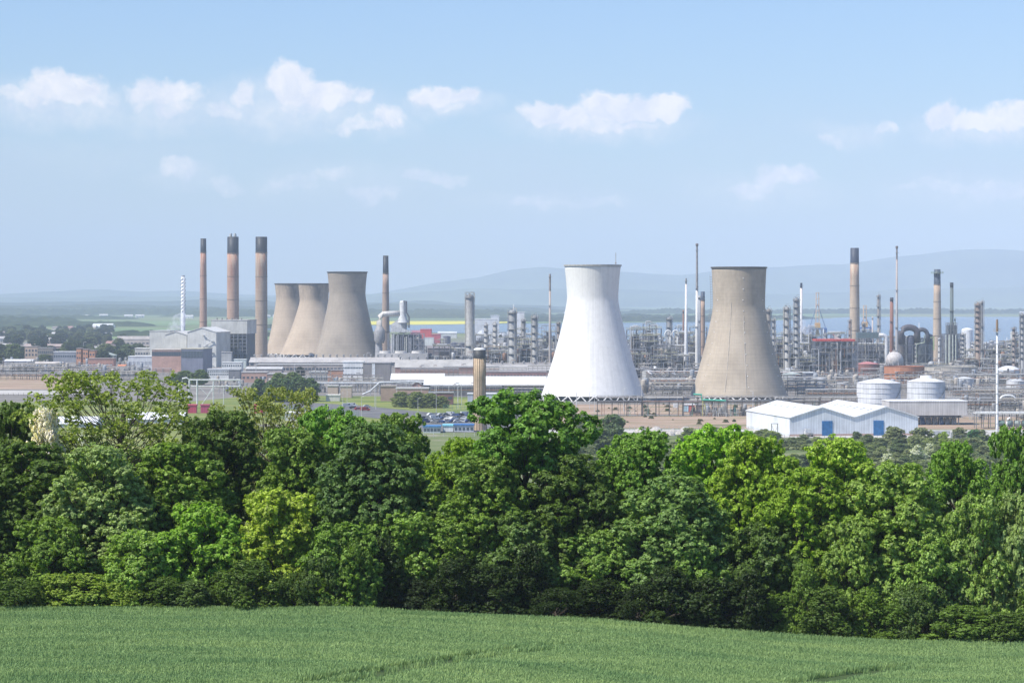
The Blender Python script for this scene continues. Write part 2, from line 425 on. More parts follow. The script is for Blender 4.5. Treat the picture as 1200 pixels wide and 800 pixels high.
sheet('plant_road', [(900, 513), (1300, 513), (1300, 503.8), (900, 503.8)], .08, 'pale_yard')

# ------------------------------------------------------------------ hills and far woods
def ridge(name, D, depth, tops, zmin, amp, m, seed, kind='structure', n=220, rough=.006, rows=9, hump=2.2, x0=-400, x1=1600):
    """a long hill: (photo azimuth, ridge height) control points, real slope in front of and behind the crest"""
    pxs = np.linspace(x0, x1, n); t = np.interp(pxs, [a for a, _ in tops], [ZZ(b_, D) for _, b_ in tops])
    V = []; rs = np.linspace(-1, 1, rows)
    for r in rs:
        y = D+r*depth
        prof = (1-abs(r))**(1/hump) if abs(r) < 1 else 0
        for k, px in enumerate(pxs):
            x = XY(px, D)*(1+.0*r)
            nz = mnoise.fractal(Vector((x*rough, y*rough, seed)), .9, 2.1, 5)
            h = t[k]*prof+(amp*nz)*(prof if abs(r) < 1 else 0)
            V.append((x, y, max(h, zmin) if abs(r) < 1 else -.5))
    V = np.array(V); ii, jj = np.meshgrid(np.arange(rows-1), np.arange(n-1), indexing='ij')
    F = np.stack([ii*n+jj, ii*n+jj+1, (ii+1)*n+jj+1, (ii+1)*n+jj], -1).reshape(-1, 4)
    me = npmesh(name, V, F); me.polygons.foreach_set('use_smooth', [True]*len(me.polygons))
    return struct(link(name, me, m=m), kind)
ridge('hills', 23500, 1900, [(-400,346),(0,345),(60,342),(130,341),(220,343),(330,346),(420,347),(470,339),(520,331),(560,326),(600,317),(640,313),(700,316),(760,321),(800,322),(850,317),(900,314),(950,311),(990,310),(1030,303),(1080,296),(1120,291),(1160,291),(1210,293),(1300,300),(1600,310)], -1, 30, 'hill', 3, rough=.0007)
ridge('hills', 19500, 1200, [(-400,349),(0,349),(300,348),(460,344),(520,340),(640,338),(760,342),(900,345),(1000,342),(1200,336),(1600,340)], -1, 24, 'hill', 9, rough=.001)
ridge('hills', 14500, 900, [(-400,352),(0,353),(300,353),(460,354),(500,353),(560,357),(700,361),(820,365),(1000,366),(1600,366)], -1, 12, 'wood', 5, rough=.003)
ridge('hills', 11500, 700, [(-400,359),(0,358),(200,358),(300,360),(440,356),(480,355),(540,358),(600,361),(700,364.5),(760,367),(900,368),(1600,368)], -1, 9, 'wood', 6, rough=.005)
def wood(px0, px1, D, h, depth, seed, label=None):
    n = max(30, int(abs(XY(px1, D)-XY(px0, D))/9)); rows = 7
    V = []
    for r in np.linspace(-1, 1, rows):
        for k in range(n):
            t = k/(n-1); x = XY(px0+(px1-px0)*t, D)+rnd.uniform(-3, 3); y = D+r*depth+rnd.uniform(-4, 4)
            e = min(1, t*8, (1-t)*8)**.6
            hh = 0 if abs(r) == 1 else h*e*(.55+.4*mnoise.noise(Vector((x*.012, y*.012, seed)))+rnd.uniform(.0, .5))
            V.append((x, y, max(hh, 0)-.5))
    V = np.array(V); ii, jj = np.meshgrid(np.arange(rows-1), np.arange(n-1), indexing='ij')
    F = np.stack([ii*n+jj, ii*n+jj+1, (ii+1)*n+jj+1, (ii+1)*n+jj], -1).reshape(-1, 4)
    o = link('far_woodland', npmesh('far_woodland', V, F), m='wood'); return struct(o, 'stuff')
for a in [(-120,96,6000,18,170,1),(-100,330,9500,24,160,2),(190,640,8600,24,120,3),(-120,160,7600,12,90,4),(300,330,5200,9,60,5),(430,700,7900,14,60,6),(700,1300,10300,20,120,7),
          (120,330,4100,10,60,8),(-100,60,4600,11,90,9),(400,640,10200,20,100,10),(-100,300,10800,26,150,11),(560,905,6700,15,60,12),(640,960,7600,15,60,13),(-60,180,5600,12,60,14)]: wood(*a)

# ------------------------------------------------------------------ haze
hb = MB().box(-10500, 10500, -140, 26200, -3, 720)
hz = bpy.data.materials.new('haze'); hz.use_nodes = True; t = hz.node_tree; t.nodes.clear()
vo = t.nodes.new('ShaderNodeVolumePrincipled'); oo = t.nodes.new('ShaderNodeOutputMaterial')
vo.inputs['Color'].default_value = (.73, .835, 1.0, 1); vo.inputs['Density'].default_value = 7.6e-5; vo.inputs['Anisotropy'].default_value = -.35
t.links.new(vo.outputs[0], oo.inputs['Volume'])
MATS['haze'] = hz
struct(hb.build('haze', m='haze'), 'stuff')
# ------------------------------------------------------------------ cooling towers
def cooling_tower(name, label, px, D, ybase, ytop, wb, wt, ww, yw, m, rim, legs=True, group=None, marks=False):
    """wb / wt / ww: widths at base, rim and throat in photo px at distance D"""
    k = D/FPX; zb = ZZ(ybase, D); zt = ZZ(ytop, D); zw = ZZ(yw, D); rb, rt, rw = wb*k/2, wt*k/2, ww*k/2
    o = thing(name, label, 'cooling tower', (XY(px, D), D, 0), 0, group)
    prof = []
    for i in range(49):
        z = zb+(zt-zb)*i/48
        if z < zw:
            u_ = (zw-z)/(zw-zb); r = rw+(rb-rw)*(u_**1.22*.92+.08*u_*u_)
        else:
            u_ = (z-zw)/(zt-zw); r = rw+(rt-rw)*(u_**1.6)
        prof.append((r, z))
    inner = [(r-.5, z) for r, z in prof[::-1]]
    MB().lathe(0, 0, prof+inner+[prof[0]], 144, cap1=False).build('shell', parent=o, m=m, smooth=True)
    MB().lathe(0, 0, [(rt-.55, zt+.02), (rt+.55, zt+.02), (rt+.55, zt+.9), (rt-.55, zt+.9), (rt-.55, zt+.02)], 96, cap1=False).build('rim', rim, o, smooth=False)
    n = 24; sp = MB(); rg = rb+1.5
    for i in range(n):
        a0, a1, a2 = (2*math.pi*(i+q)/n for q in (0, .5, 1))
        p = lambda a, r, z: (r*math.cos(a), r*math.sin(a), z)
        sp.beam(p(a0, rb-.3, zb+.2), p(a1, rg, 0), .55); sp.beam(p(a1, rg, 0), p(a2, rb-.3, zb+.2), .6)
    sp.build('leg_ring', (.72, .70, .67), o)
    MB().lathe(0, 0, [(rb+4, 0), (rb+4, 1.1), (rb+3.4, 1.1), (rb+3.4, .3)], 72, cap1=False).build('basin_wall', (.42, .40, .37), o, m='paint')
    fill = MB().cyl(0, 0, .3, zb-.2 if zb > 2 else 2, rb*.86, rb*.86, 48); fill.build('dark_interior', (.05, .05, .05), o)  # packing block coloured near black for the shade inside the tower base
    return o
mat('tower_concrete', f_conc(.35, (.38, .32, .25), (.47, .40, .315), 77), .9, .1)
mat('tower_grey', f_conc(.25, (.29, .25, .205), (.37, .315, .255), 84), .9, .1)
mat('tower_pale', f_conc(.95, (.40, .32, .24), (.48, .39, .295), 84), .9, .1)
mat('tower_white', f_white_tower, .7, .25)
ct = cooling_tower('cooling_tower', 'tall white painted cooling tower at the centre of the refinery', 694.5, 1505, 462.5, 312, 120, 66, 60, 350, 'tower_white', (.45, .44, .42))
mb = MB(); k = 1505/3000
mb.tube([(15*.9, -3, 76), (15*.9, -3, 87)], .16, 5).box(13, 13.9, -3.3, -2.7, 80.5, 81.2).build('lightning_mast', (.35, .3, .28), ct)
bt = cooling_tower('cooling_tower', 'brown concrete cooling tower right of the white one', 866, 1530, 463.5, 314.5, 113, 64, 61, 358, 'tower_concrete', (.10, .09, .08))
lt3 = cooling_tower('cooling_tower', 'grey concrete cooling tower, nearest of the group of three at left', 407, 2310, 424, 319.5, 81, 46.5, 42.5, 345, 'tower_grey', (.07, .07, .07), group='cooling towers at the power station')
lt2 = cooling_tower('cooling_tower', 'soot stained cooling tower in the middle of the group of three', 368, 2620, 415, 333, 79, 37, 33.5, 352, 'tower_pale', (.09, .08, .08), group='cooling towers at the power station')
lt1 = cooling_tower('cooling_tower', 'soot stained cooling tower, leftmost of the group of three', 340, 2720, 414, 333, 57, 36, 33, 350, 'tower_pale', (.09, .08, .08), group='cooling towers at the power station')
# weathered drip lines and aviation/inspection dots on the brown tower
def shell_r(o, z):
    vs = o.data.vertices; best = min(range(0, 49*144, 144), key=lambda i: abs(vs[i].co.z-z)); return vs[best].co.x
sh = [c for c in kids(bt) if c.name.startswith('shell')][0]
for a0, z0, z1 in ((-112, 5, 58), (-86, 5, 50)):
    mb = MB(); zs = np.linspace(z0, z1, 14)
    mb.tube([((shell_r(sh, z)+.12)*math.cos(R(a0)), (shell_r(sh, z)+.12)*math.sin(R(a0)), z) for z in zs], .15, 5)
    mb.build('down_conductor', (.62, .56, .48), bt)
for a0 in (-83, -28, -146):
    for i in range(11 if a0 == -83 else 9):
        z = 8+i*6.4; a = R(a0+rnd.uniform(-.5, .5)-i*.35); r = shell_r(sh, z)
        MB().lathe(0, 0, [(.02, -.25), (.3, -.1), (.3, .2), (.05, .35)], 8).build('inspection_lamp', (.85, .85, .82), bt, loc=(r*math.cos(a)*1.004, r*math.sin(a)*1.004, z))
# external stair on the left edge of the brown tower
mb = MB()
for i in range(26): z = 48+i; r = shell_r(sh, z)+.8; mb.box(-r-.7, -r+.9, -.5, .5, z, z+.18); mb.beam((-r-.6, -.4, z), (-r-.6, -.4, z+1.2), .08)
mb.build('service_ladder', (.33, .33, .33), bt)

# ------------------------------------------------------------------ chimneys
def chimney(name, label, px, D, ytop, wt, wb, ycap, shaft, cap, ground=True, m='chimney', flues=0, ring=True):
    k = D/FPX; zt = ZZ(ytop, D); zc = ZZ(ycap, D); rt, rb = wt*k/2, wb*k/2
    o = thing(name, label, 'chimney', (XY(px, D), D, 0))
    rr = lambda z: rb+(rt-rb)*z/zt
    MB().lathe(0, 0, [(rr(zc*i/8), zc*i/8) for i in range(9)], 32).build('shaft', shaft, o, m=m, smooth=True)
    MB().lathe(0, 0, [(rr(zc)+.02, zc), (rt+.02, zt), (rt*.72, zt+.01), (rt*.7, zt-2)], 32).build('cap', cap, o, smooth=True)
    if ring:
        for z in np.linspace(zt*.3, zc, 4):
            MB().lathe(0, 0, [(rr(z)+.02, z-.35), (rr(z)+.22, z-.3), (rr(z)+.22, z+.3), (rr(z)+.02, z+.35)], 32, cap1=False).build('ring', tuple(q*.7 for q in shaft), o)
    for i in range(flues):
        a = math.pi/4+i*math.pi/2
        MB().cyl(rt*.55*math.cos(a), rt*.55*math.sin(a), zt-1, zt+2.6+.7*(i % 2), rt*.2, rt*.2, 10).build('flue', (.6, .6, .58), o)
    return o
def f_chim(q):
    oi = q.n('ShaderNodeObjectInfo'); sp = q.n('ShaderNodeSeparateXYZ'); q.l(q.obj, sp.inputs[0])
    a = q.noise(stretch(q, q.obj, (.25, .25, .06)), 1, 5, .65); r_ = q.noise(stretch(q, q.obj, (.05, .05, 1.2)), 1, 3, .6); f = q.noise(q.obj, .8, 5, .7)
    k = q.m('ADD', q.m('ADD', q.rng(a, .3, .7, -.16, .14), q.rng(r_, .3, .7, -.08, .08)), q.rng(f, .3, .7, .9, 1.1))
    c = q.mix(1.0, oi.outputs['Color'], k, 'MULTIPLY')
    stain = q.m('MULTIPLY', q.rng(q.noise(stretch(q, q.obj, (.4, .4, .05)), 1, 4), .42, .6), q.rng(sp.outputs[2], 55, 100, 0, .75))
    return q.mix(stain, c, q.mix(1.0, c, c4((.78, .42, .32)), 'MULTIPLY'))
mat('chimney', f_chim, .9, .1)
TAN = (.40, .31, .235); BLK = (.035, .04, .05)
ch1 = chimney('chimney', 'slim rust streaked chimney with dark top, left of the power station three', 238.3, 2620, 279.5, 6.6, 9.6, 296, (.40, .27, .21), BLK)
ch2 = chimney('chimney', 'thick chimney with dark top and four small flues above boiler house', 273, 2540, 277.5, 13.2, 14.6, 297, (.42, .29, .22), BLK, flues=4)
ch3 = chimney('chimney', 'thick chimney with dark top standing next to the cooling towers', 306.3, 2420, 277.5, 13.6, 14.6, 296, (.37, .29, .225), BLK)
ch4 = chimney('chimney', 'slender chimney with long dark top behind the white bent duct', 452, 2360, 299.5, 6.2, 10.5, 320.5, (.36, .28, .23), BLK)
ch6 = chimney('chimney', 'tall tan chimney with broad dark top at right of the refinery', 1001.5, 2300, 290.5, 9.8, 12.8, 308.5, (.46, .37, .28), (.05, .06, .09))
ch7 = chimney('chimney', 'tan chimney with green trimmed platform near its dark top', 1098.3, 2350, 315.5, 7.4, 11, 333.5, (.46, .37, .28), (.08, .10, .13))
MB().lathe(0, 0, [(3.0, 0), (5.8, .1), (5.8, .35), (3, .3)], 20, cap1=False).build('platform', (.25, .33, .2), ch7, loc=(0, 0, ZZ(320.5, 2350)))
mb = MB()
for i in range(16): a = i*math.pi/8; mb.tube([(5.7*math.cos(a), 5.7*math.sin(a), 0), (5.7*math.cos(a), 5.7*math.sin(a), 1.3)], .1, 4)
mb.lathe(0, 0, [(5.6, 1.2), (5.8, 1.2), (5.8, 1.35), (5.6, 1.35)], 20, cap1=False).build('railing', (.3, .42, .25), ch7, loc=(0, 0, ZZ(320.5, 2350)+.3))
ch8 = chimney('chimney', 'short brown chimney with dark top just left of the brown cooling tower', 823.6, 2150, 341.5, 4.6, 6, 352, (.38, .27, .2), (.06, .08, .12))
# ribbed foreground chimney
D = GD(504); kx = D/FPX
fc = thing('chimney', 'ribbed yellow brick chimney with dark band and white dome, nearest of all', 'chimney', (XY(562, D), D, 0))
zt = ZZ(419.5, D); r = 14.2*kx/2; mb = MB(); n = 24; prof = []
for z in np.linspace(0, zt, 5):
    rr_ = r*1.22+(r-r*1.22)*min(1, z/ (zt*.35)); prof.append((rr_, z))
mb.lathe(0, 0, prof, 32)
mb.build('shaft', (.50, .375, .255), fc, m='brickwork', smooth=True)
for i in range(16):
    a = 2*math.pi*i/16
    MB().tube([((prof[j][0]+.03)*math.cos(a), (prof[j][0]+.03)*math.sin(a), prof[j][1]) for j in range(5)], .1, 4).build('rib', (.24, .15, .09), fc)
zz2 = ZZ(410, D)
MB().lathe(0, 0, [(r+.12, zt), (r+.12, zz2), (r*.9, zz2+.05)], 32).build('dark_band', (.045, .045, .05), fc, smooth=True)
MB().lathe(0, 0, [(r*1.0, zz2+.06), (r*.95, zz2+.5), (r*.6, zz2+.95), (r*.2, zz2+1.15)], 32).build('dome_cap', (.74, .73, .70), fc, smooth=True)
MB().cyl(0, 0, zz2+1.1, zz2+1.6, r*.3, r*.3, 12).build('outlet', (.12, .12, .12), fc)

# spiral straked steel chimney
D = 2750; o = thing('chimney', 'bright steel chimney with spiral strakes left of the power station', 'chimney', (XY(214.5, D), D, 0))
zt = ZZ(324.5, D); MB().lathe(0, 0, [(2.5, 0), (2.3, zt)], 24).build('shaft', (.72, .74, .76), o, smooth=True)
for s in range(3):
    mb = MB(); pts = []
    for i in range(60):
        a = i*.33+s*2.094; z = zt*.55+(zt*.43)*i/59; pts.append((2.45*math.cos(a), 2.45*math.sin(a), z))
    mb.tube(pts, .32, 4); mb.build('strake', (.33, .35, .38), o)
MB().cyl(0, 0, zt, zt+1.6, 1.8, 1.8, 16).build('cap', (.5, .5, .52), o)
# ------------------------------------------------------------------ foliage generators
nr_ = np.random.default_rng(5)
def leaf_quads(P, N, size, rg):
    """P centres, N facing, size array -> verts, faces (kite shaped leaves)"""
    n = len(P)
    a = rg.normal(size=(n, 3)); t = np.cross(N, a); t /= np.linalg.norm(t, axis=1, keepdims=True)+1e-9
    b_ = np.cross(N, t); s = size[:, None]
    V = np.stack([P-t*s*.55, P+b_*s*.32-N*s*.08, P+t*s*.55, P-b_*s*.32-N*s*.08], 1).reshape(-1, 3)
    F = np.arange(n*4).reshape(n, 4); return V, F
def crown_data(lobes, rg, per_m2=150, leaf=.15, clus=.28, fill=1.0, up=.35):
    Ps, Ns = [], []
    L = np.array(lobes); cen = L[:, :3].mean(0)
    for (x, y, z, r) in lobes:
        nc_ = int(4*math.pi*r*r*1.9*fill/(clus*3.2)**2*3.2)
        d = rg.normal(size=(nc_, 3)); d /= np.linalg.norm(d, axis=1, keepdims=True)
        rad = r*(.5+.56*rg.random(nc_)**.7)
        c = np.array([x, y, z])+d*rad[:, None]*[1, 1, .85]
        # drop clusters deep inside a neighbour
        for (x2, y2, z2, r2) in lobes:
            if (x2, y2, z2) == (x, y, z): continue
            if abs(x2-x) > r+r2 or abs(y2-y) > r+r2: continue
            q = np.linalg.norm(c-[x2, y2, z2], axis=1) > r2*.62
            c, d = c[q], d[q]
        k = int(per_m2*clus*clus*1.6)+3
        n = len(c)*k
        off = rg.normal(size=(n, 3)); off *= (clus*.62*rg.random(n)**.5/np.linalg.norm(off, axis=1))[:, None]
        off[:, 2] *= .7
        Ps.append(np.repeat(c, k, 0)+off)
        nn = np.repeat(d, k, 0)*.55+off/clus*1.1+rg.normal(size=(n, 3))*.4; nn[:, 2] += up
        Ns.append(nn)
    P = np.concatenate(Ps); N = np.concatenate(Ns); N /= np.linalg.norm(N, axis=1, keepdims=True)+1e-9
    return P, N
def tree_mesh(name, lobes, seed, leaf=.15, per_m2=150, clus=.28, fill=1.0, up=.35):
    rg = np.random.default_rng(seed); P, N = crown_data(lobes, rg, per_m2, leaf, clus, fill, up)
    V, F = leaf_quads(P, N, leaf*(.7+.7*rg.random(len(P))), rg)
    return npmesh(name, V, F)
def limbs(lobes, h, r, rg, twigs=2, lean=.3, thick=.42):
    mb = MB(); pts = [(0, 0, -.6)]
    for i in range(1, 7): pts.append((lean*math.sin(i*1.3+r), lean*math.cos(i*1.1), h*.8*i/6))
    mb.tube(pts, r, 8, r*.3)
    for (x, y, z, lr) in lobes:
        z0 = min(max(z-math.hypot(x, y)*.9-lr, h*.16), h*.7); f = z0/(h*.8)*6; i = min(int(f), 5); t_ = f-i
        p = Vector(pts[i]).lerp(Vector(pts[i+1]), t_); e = Vector((x, y, z)); m_ = p.lerp(e, .55)+Vector((0, 0, -.12*(e-p).length))+Vector((rg.uniform(-.3, .3), rg.uniform(-.3, .3), 0))
        rr = r*thick*(1-z0/h*.6)
        mb.tube([p, p.lerp(m_, .5), m_, m_.lerp(e, .6), e], rr, 5, rr*.3)
        for _ in range(twigs):
            d = Vector((rg.gauss(0, 1), rg.gauss(0, 1), rg.gauss(.5, .8))).normalized()
            mb.tube([m_.lerp(e, rg.uniform(.2, 1)), e+d*lr*.5, e+d*lr*.95+Vector((0, 0, lr*.1))], rr*.3, 4, rr*.08)
    return mb
def lobes_for(kind, seed):
    rg = random.Random(seed); out = []
    if kind == 'dome':        # 8 m wide, 12 m tall, foliage almost to the ground
        W_, h, z0, n, rs = 4.0, 12.0, 1.2, 62, (.95, 1.75)
    elif kind == 'tall':      # open, knobbly head
        W_, h, z0, n, rs = 3.7, 12.0, 2.2, 54, (.75, 1.45)
    elif kind == 'sparse':
        W_, h, z0, n, rs = 4.6, 12.0, 2.6, 230, (.32, .7)
    elif kind == 'low':
        W_, h, z0, n, rs = 3.6, 6.2, .4, 44, (.7, 1.25)
    elif kind == 'bush':
        W_, h, z0, n, rs = 2.0, 4.0, .3, 22, (.5, .95)
    elif kind == 'hedge':
        W_, h, z0, n, rs = 2.6, 3.0, .1, 26, (.4, .8)
    tries = 0
    while len(out) < n and tries < 6000:
        tries += 1
        t = rg.random()**.8; z = z0+(h-z0)*t
        if kind in ('dome',): prof = (1-max(0, t-.35)**2*2.1)**.5*(.86+.14*min(1, t*4))
        elif kind == 'tall': prof = (max(0, 1-(abs(t-.5)/.56)**2.4))**.5
        elif kind == 'sparse': prof = (max(0.05, 1-(abs(t-.55)/.56)**2.2))**.5
        else: prof = (max(0, 1-t*t*.85))**.5
        r = rg.uniform(*rs)*(1-.25*t)
        a = rg.random()*2*math.pi; q = (W_*prof*(1+.13*math.sin(3*a+seed)+.1*math.sin(5*a+seed*2+t*4))-r*.7)
        if q <= 0: continue
        q *= rg.random()**.33
        p = (q*math.cos(a), q*math.sin(a), min(z, h-r*.85))
        if any((p[0]-o[0])**2+(p[1]-o[1])**2+(p[2]-o[2])**2 < (.62*(r+o[3]))**2 for o in out): continue
        out.append((*p, r))
    return out
PROTO = {}
def tree_proto(key, kind, seed, leafc, name='broadleaf_tree', cat='tree', **kw):
    lb = lobes_for(kind, seed); rg = random.Random(seed)
    o = thing(name, 'tree', cat, (0, 0, 0))
    link('crown', tree_mesh('crown', lb, seed, **kw), leafc, o, 'leaves')
    h = max(z for _, _, z, _ in lb)+.5
    limbs(lb, h, .024*h if kind != 'hedge' else .05, rg, twigs=2 if kind == 'sparse' else 2, thick=.13 if kind == 'sparse' else .42).build('trunk', (.1, .08, .06), o, 'bark')
    PROTO[key] = [o, False, h]; return o
tree_proto('domeA', 'dome', 11, (.06, .12, .022), leaf=.20, per_m2=120, clus=.36)
tree_proto('domeB', 'dome', 23, (.06, .12, .022), leaf=.18, per_m2=140, clus=.31)
tree_proto('tallA', 'tall', 37, (.06, .12, .022), leaf=.21, per_m2=110, clus=.38)
tree_proto('tallB', 'tall', 41, (.06, .12, .022), leaf=.18, per_m2=130, clus=.33)
tree_proto('sparse', 'sparse', 53, (.13, .14, .03), leaf=.12, per_m2=110, clus=.16, fill=.5, up=.1)
tree_proto('lowA', 'low', 43, (.06, .12, .022), leaf=.19, per_m2=130, clus=.33)
tree_proto('lowB', 'low', 47, (.06, .12, .022), leaf=.17, per_m2=150, clus=.28)
tree_proto('bushA', 'bush', 61, (.07, .12, .03), name='shrub', cat='shrub', leaf=.13, per_m2=170, clus=.2)
tree_proto('bushB', 'bush', 67, (.07, .12, .03), name='shrub', cat='shrub', leaf=.11, per_m2=190, clus=.17)
tree_proto('hedge', 'hedge', 71, (.07, .12, .03), name='hedge_shrub', cat='shrub', leaf=.1, per_m2=200, clus=.16)
def plant(key, px, D, ytop, wpx, color, label=None, group=None, base=None, rz=None, trunk=None):
    pr = PROTO[key]; src = pr[0]
    x = XY(px, D); zb = float(H(x, D)) if base is None else base
    h = ZZ(ytop, D)-zb; kind = key[:4]
    w0 = {'dome': 8.6, 'tall': 8.0, 'spar': 7.6, 'lowA': 7.8, 'lowB': 7.8, 'bush': 4.3, 'hedg': 5.4}[kind]
    sx_ = wpx*D/FPX/w0; sz_ = h/pr[2]
    if rz is None: rz = rnd.random()*6.28
    if not pr[1]:
        o = src; pr[1] = True; o.location = (x, D, zb); o.rotation_euler = (0, 0, rz); o.scale = (sx_, sx_, sz_)
        if label: o['label'] = label
        if group: o['group'] = group
        KIDS.pop(o.name, None)
    else:
        o = dup(src, (x, D, zb), rz, (sx_, sx_, sz_), label, group)
    for c in o.children_recursive if False else [c for c in CHILD(o)]:
        if c.name.startswith('crown'): c.color = (*color, 1)
    return o
def CHILD(o): return [c for c in bpy.data.objects if c.parent == o]
# ------------------------------------------------------------------ the tree belt at the field edge
DK, MD, BR, YG, OL, SV = (.105, .165, .032), (.175, .265, .048), (.24, .35, .04), (.31, .39, .055), (.25, .30, .075), (.26, .34, .12)
TB = 'trees of the belt along the field'
belt = [ ('domeB', 54, 183, 485, 64, (.80, .72, .82), 'tree covered in white blossom right of the far left tree'), # key, px, D, top, width, colour, label
 ('tallA', 12, 188, 474, 88, DK, 'dark rounded tree at the far left edge of the belt'),
 ('sparse', 138, 186, 428, 205, OL, 'tall sparse olive tree with its bare branches showing'),
 ('domeA', 36, 178, 521, 165, DK, 'dark green tree low at the left edge below white blossom'),
 ('domeB', 118, 174, 528, 150, SV, 'pale leaved tree just below the sparse olive tree'),
 ('tallB', 252, 184, 481, 118, DK, 'dark ivy green tree with rounded head left of reddish one'),
 ('sparse', 318, 192, 447, 135, (.085, .115, .035), 'thin tree with reddish olive young leaves'),
 ('domeA', 205, 178, 522, 150, MD, 'mid green tree right of the pale leaved tree'),
 ('domeB', 342, 182, 508, 120, MD, 'mid green tree under the reddish olive tree'),
 ('tallA', 392, 186, 480, 105, (.05, .115, .016), 'fresh green tree with pointed tip left of the car park'),
 ('tallB', 462, 187, 484, 100, MD, 'rounded green tree top just below the car park'),
 ('domeA', 436, 178, 498, 150, (.036, .074, .020), 'broad dark domed tree below the car park'),
 ('domeB', 322, 172, 572, 160, YG, 'bright yellow green tree low in front of belt, left half'),
 ('domeA', 235, 171, 590, 150, (.06, .125, .015), 'fresh green low tree left of the bright yellow green one'),
 ('tallB', 535, 182, 512, 95, BR, 'bright green small tree left of the tallest crown'),
 ('tallA', 617, 180, 461, 168, (.040, .094, .014), 'largest tree of the belt, standing before the chimney base'),
 ('domeB', 560, 175, 540, 140, MD, 'leafy tree at the left foot of the largest tree'),
 ('domeA', 672, 177, 535, 140, DK, 'dark tree tucked right of the largest tree'),
 ('domeB', 748, 180, 512, 130, (.05, .108, .016), 'green tree below the white cooling tower, knobbly crown'),
 ('tallA', 832, 183, 501, 130, (.068, .145, .013), 'vivid green tree topping the belt below the brown tower'),
 ('domeA', 888, 179, 514, 130, BR, 'vivid green tree beside the topmost vivid one'),
 ('domeB', 985, 178, 520, 150, (.085, .15, .018), 'yellowish green tree below the white gabled sheds'),
 ('tallB', 938, 175, 548, 110, BR, 'bright tree in the dip left of the yellowish green tree'),
 ('domeA', 1052, 174, 545, 150, (.07, .125, .024), 'broad tree with large light leaves near right end'),
 ('tallB', 1122, 190, 517, 96, (.05, .11, .014), 'round green tree standing behind the belt at right'),
 ('tallA', 1192, 184, 503, 76, (.045, .10, .014), 'tree cut by the right edge of the picture'),
 ('domeB', 1150, 172, 580, 125, (.07, .125, .028), 'tree with yellowish leaves low at the right end'),
 ('domeA', 1195, 172, 575, 100, SV, 'pale green tree low at the right edge'),
 ('domeA', 790, 174, 560, 150, (.055, .105, .028), 'pale leaved tree in front below the white cooling tower'),
 ('domeB', 700, 171, 620, 140, DK, 'very dark low tree in front of the belt centre'),
 ('domeA', 600, 170, 600, 150, (.045, .088, .02), 'low leafy tree in front of the largest tree'),
 ('domeB', 480, 171, 600, 150, DK, 'dark low tree in front of the broad domed tree'),
 ('domeA', 900, 170, 612, 150, (.035, .07, .014), 'dark green low tree in front, right of centre'),
 ('domeB', 1000, 169, 605, 130, (.075, .135, .025), 'light leaved low tree in front below yellowish green tree'),
 ('domeA', 1085, 168, 625, 130, DK, 'dark low tree in front near the right end'),
 ('domeB', 60, 170, 605, 130, MD, 'low tree in front at the left end of the belt'),
 ('domeA', 400, 169, 612, 120, (.05, .10, .016), 'low tree in front between yellow green and dark trees'),
 ('domeB', 160, 169, 620, 120, (.07, .13, .025), 'low fresh green tree in front below the sparse tree'),
 ('domeA', 815, 168, 640, 110, DK, 'small dark tree at field edge below the vivid trees'),
 ('domeB', -25, 174, 560, 110, DK, 'dark tree just outside the left edge'),
 ('domeA', 1232, 174, 560, 110, MD, 'tree just outside the right edge'),
 ('domeB', 150, 192, 535, 160, MD, 'tree in second row behind the pale leaved tree'),
 ('domeA', 505, 192, 540, 130, MD, 'tree in second row behind the bright small tree'),
 ('domeA', 720, 192, 545, 130, MD, 'tree in second row right of the largest tree'),
 ('domeB', 1040, 192, 560, 150, (.06, .115, .02), 'tree in second row right of the yellowish green tree'),
]
for key, px, D, yt, wd, colr, lab in belt:
    if colr[0] > .7: plant(key, px, D, yt, wd, colr, lab, TB); continue
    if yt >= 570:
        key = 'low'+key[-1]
        if 430 < px < 1120: D += 3.5; colr = tuple(q*.85 for q in colr) if colr not in (DK,) else (.06, .115, .022)  # low trees coloured darker to carry the shade at the belt's foot
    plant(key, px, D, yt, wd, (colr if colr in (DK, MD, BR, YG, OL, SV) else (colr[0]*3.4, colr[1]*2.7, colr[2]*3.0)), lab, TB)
# undergrowth shrubs and hedge that close the foot of the belt
hx = -30; i = 0
while hx < 1235:
    wd = rnd.uniform(48, 80); D = rnd.uniform(165.6, 168.5) if hx < 430 or hx > 1100 else rnd.uniform(168, 170.5)
    x = XY(hx, D); yb = YH+(ZC-float(H(x, D)))/D*FPX
    top = yb-rnd.uniform(38, 95)*(0.55 if 60 < hx < 250 else 1)
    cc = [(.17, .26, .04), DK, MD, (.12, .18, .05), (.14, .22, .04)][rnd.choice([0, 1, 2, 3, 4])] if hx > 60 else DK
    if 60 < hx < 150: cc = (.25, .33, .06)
    if 440 < hx < 900: cc = rnd.choice([(.035, .06, .012), (.035, .055, .022), (.045, .075, .018)])  # dark holly and ivy tones, deepened to stand for shade under overhanging crowns
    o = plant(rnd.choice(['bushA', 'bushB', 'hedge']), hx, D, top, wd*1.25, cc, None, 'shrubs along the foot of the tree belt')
    series(o, 'leafy shrub' if cc[1] > .1 else 'dark shrub', 'along the field edge')
    hx += wd*.62
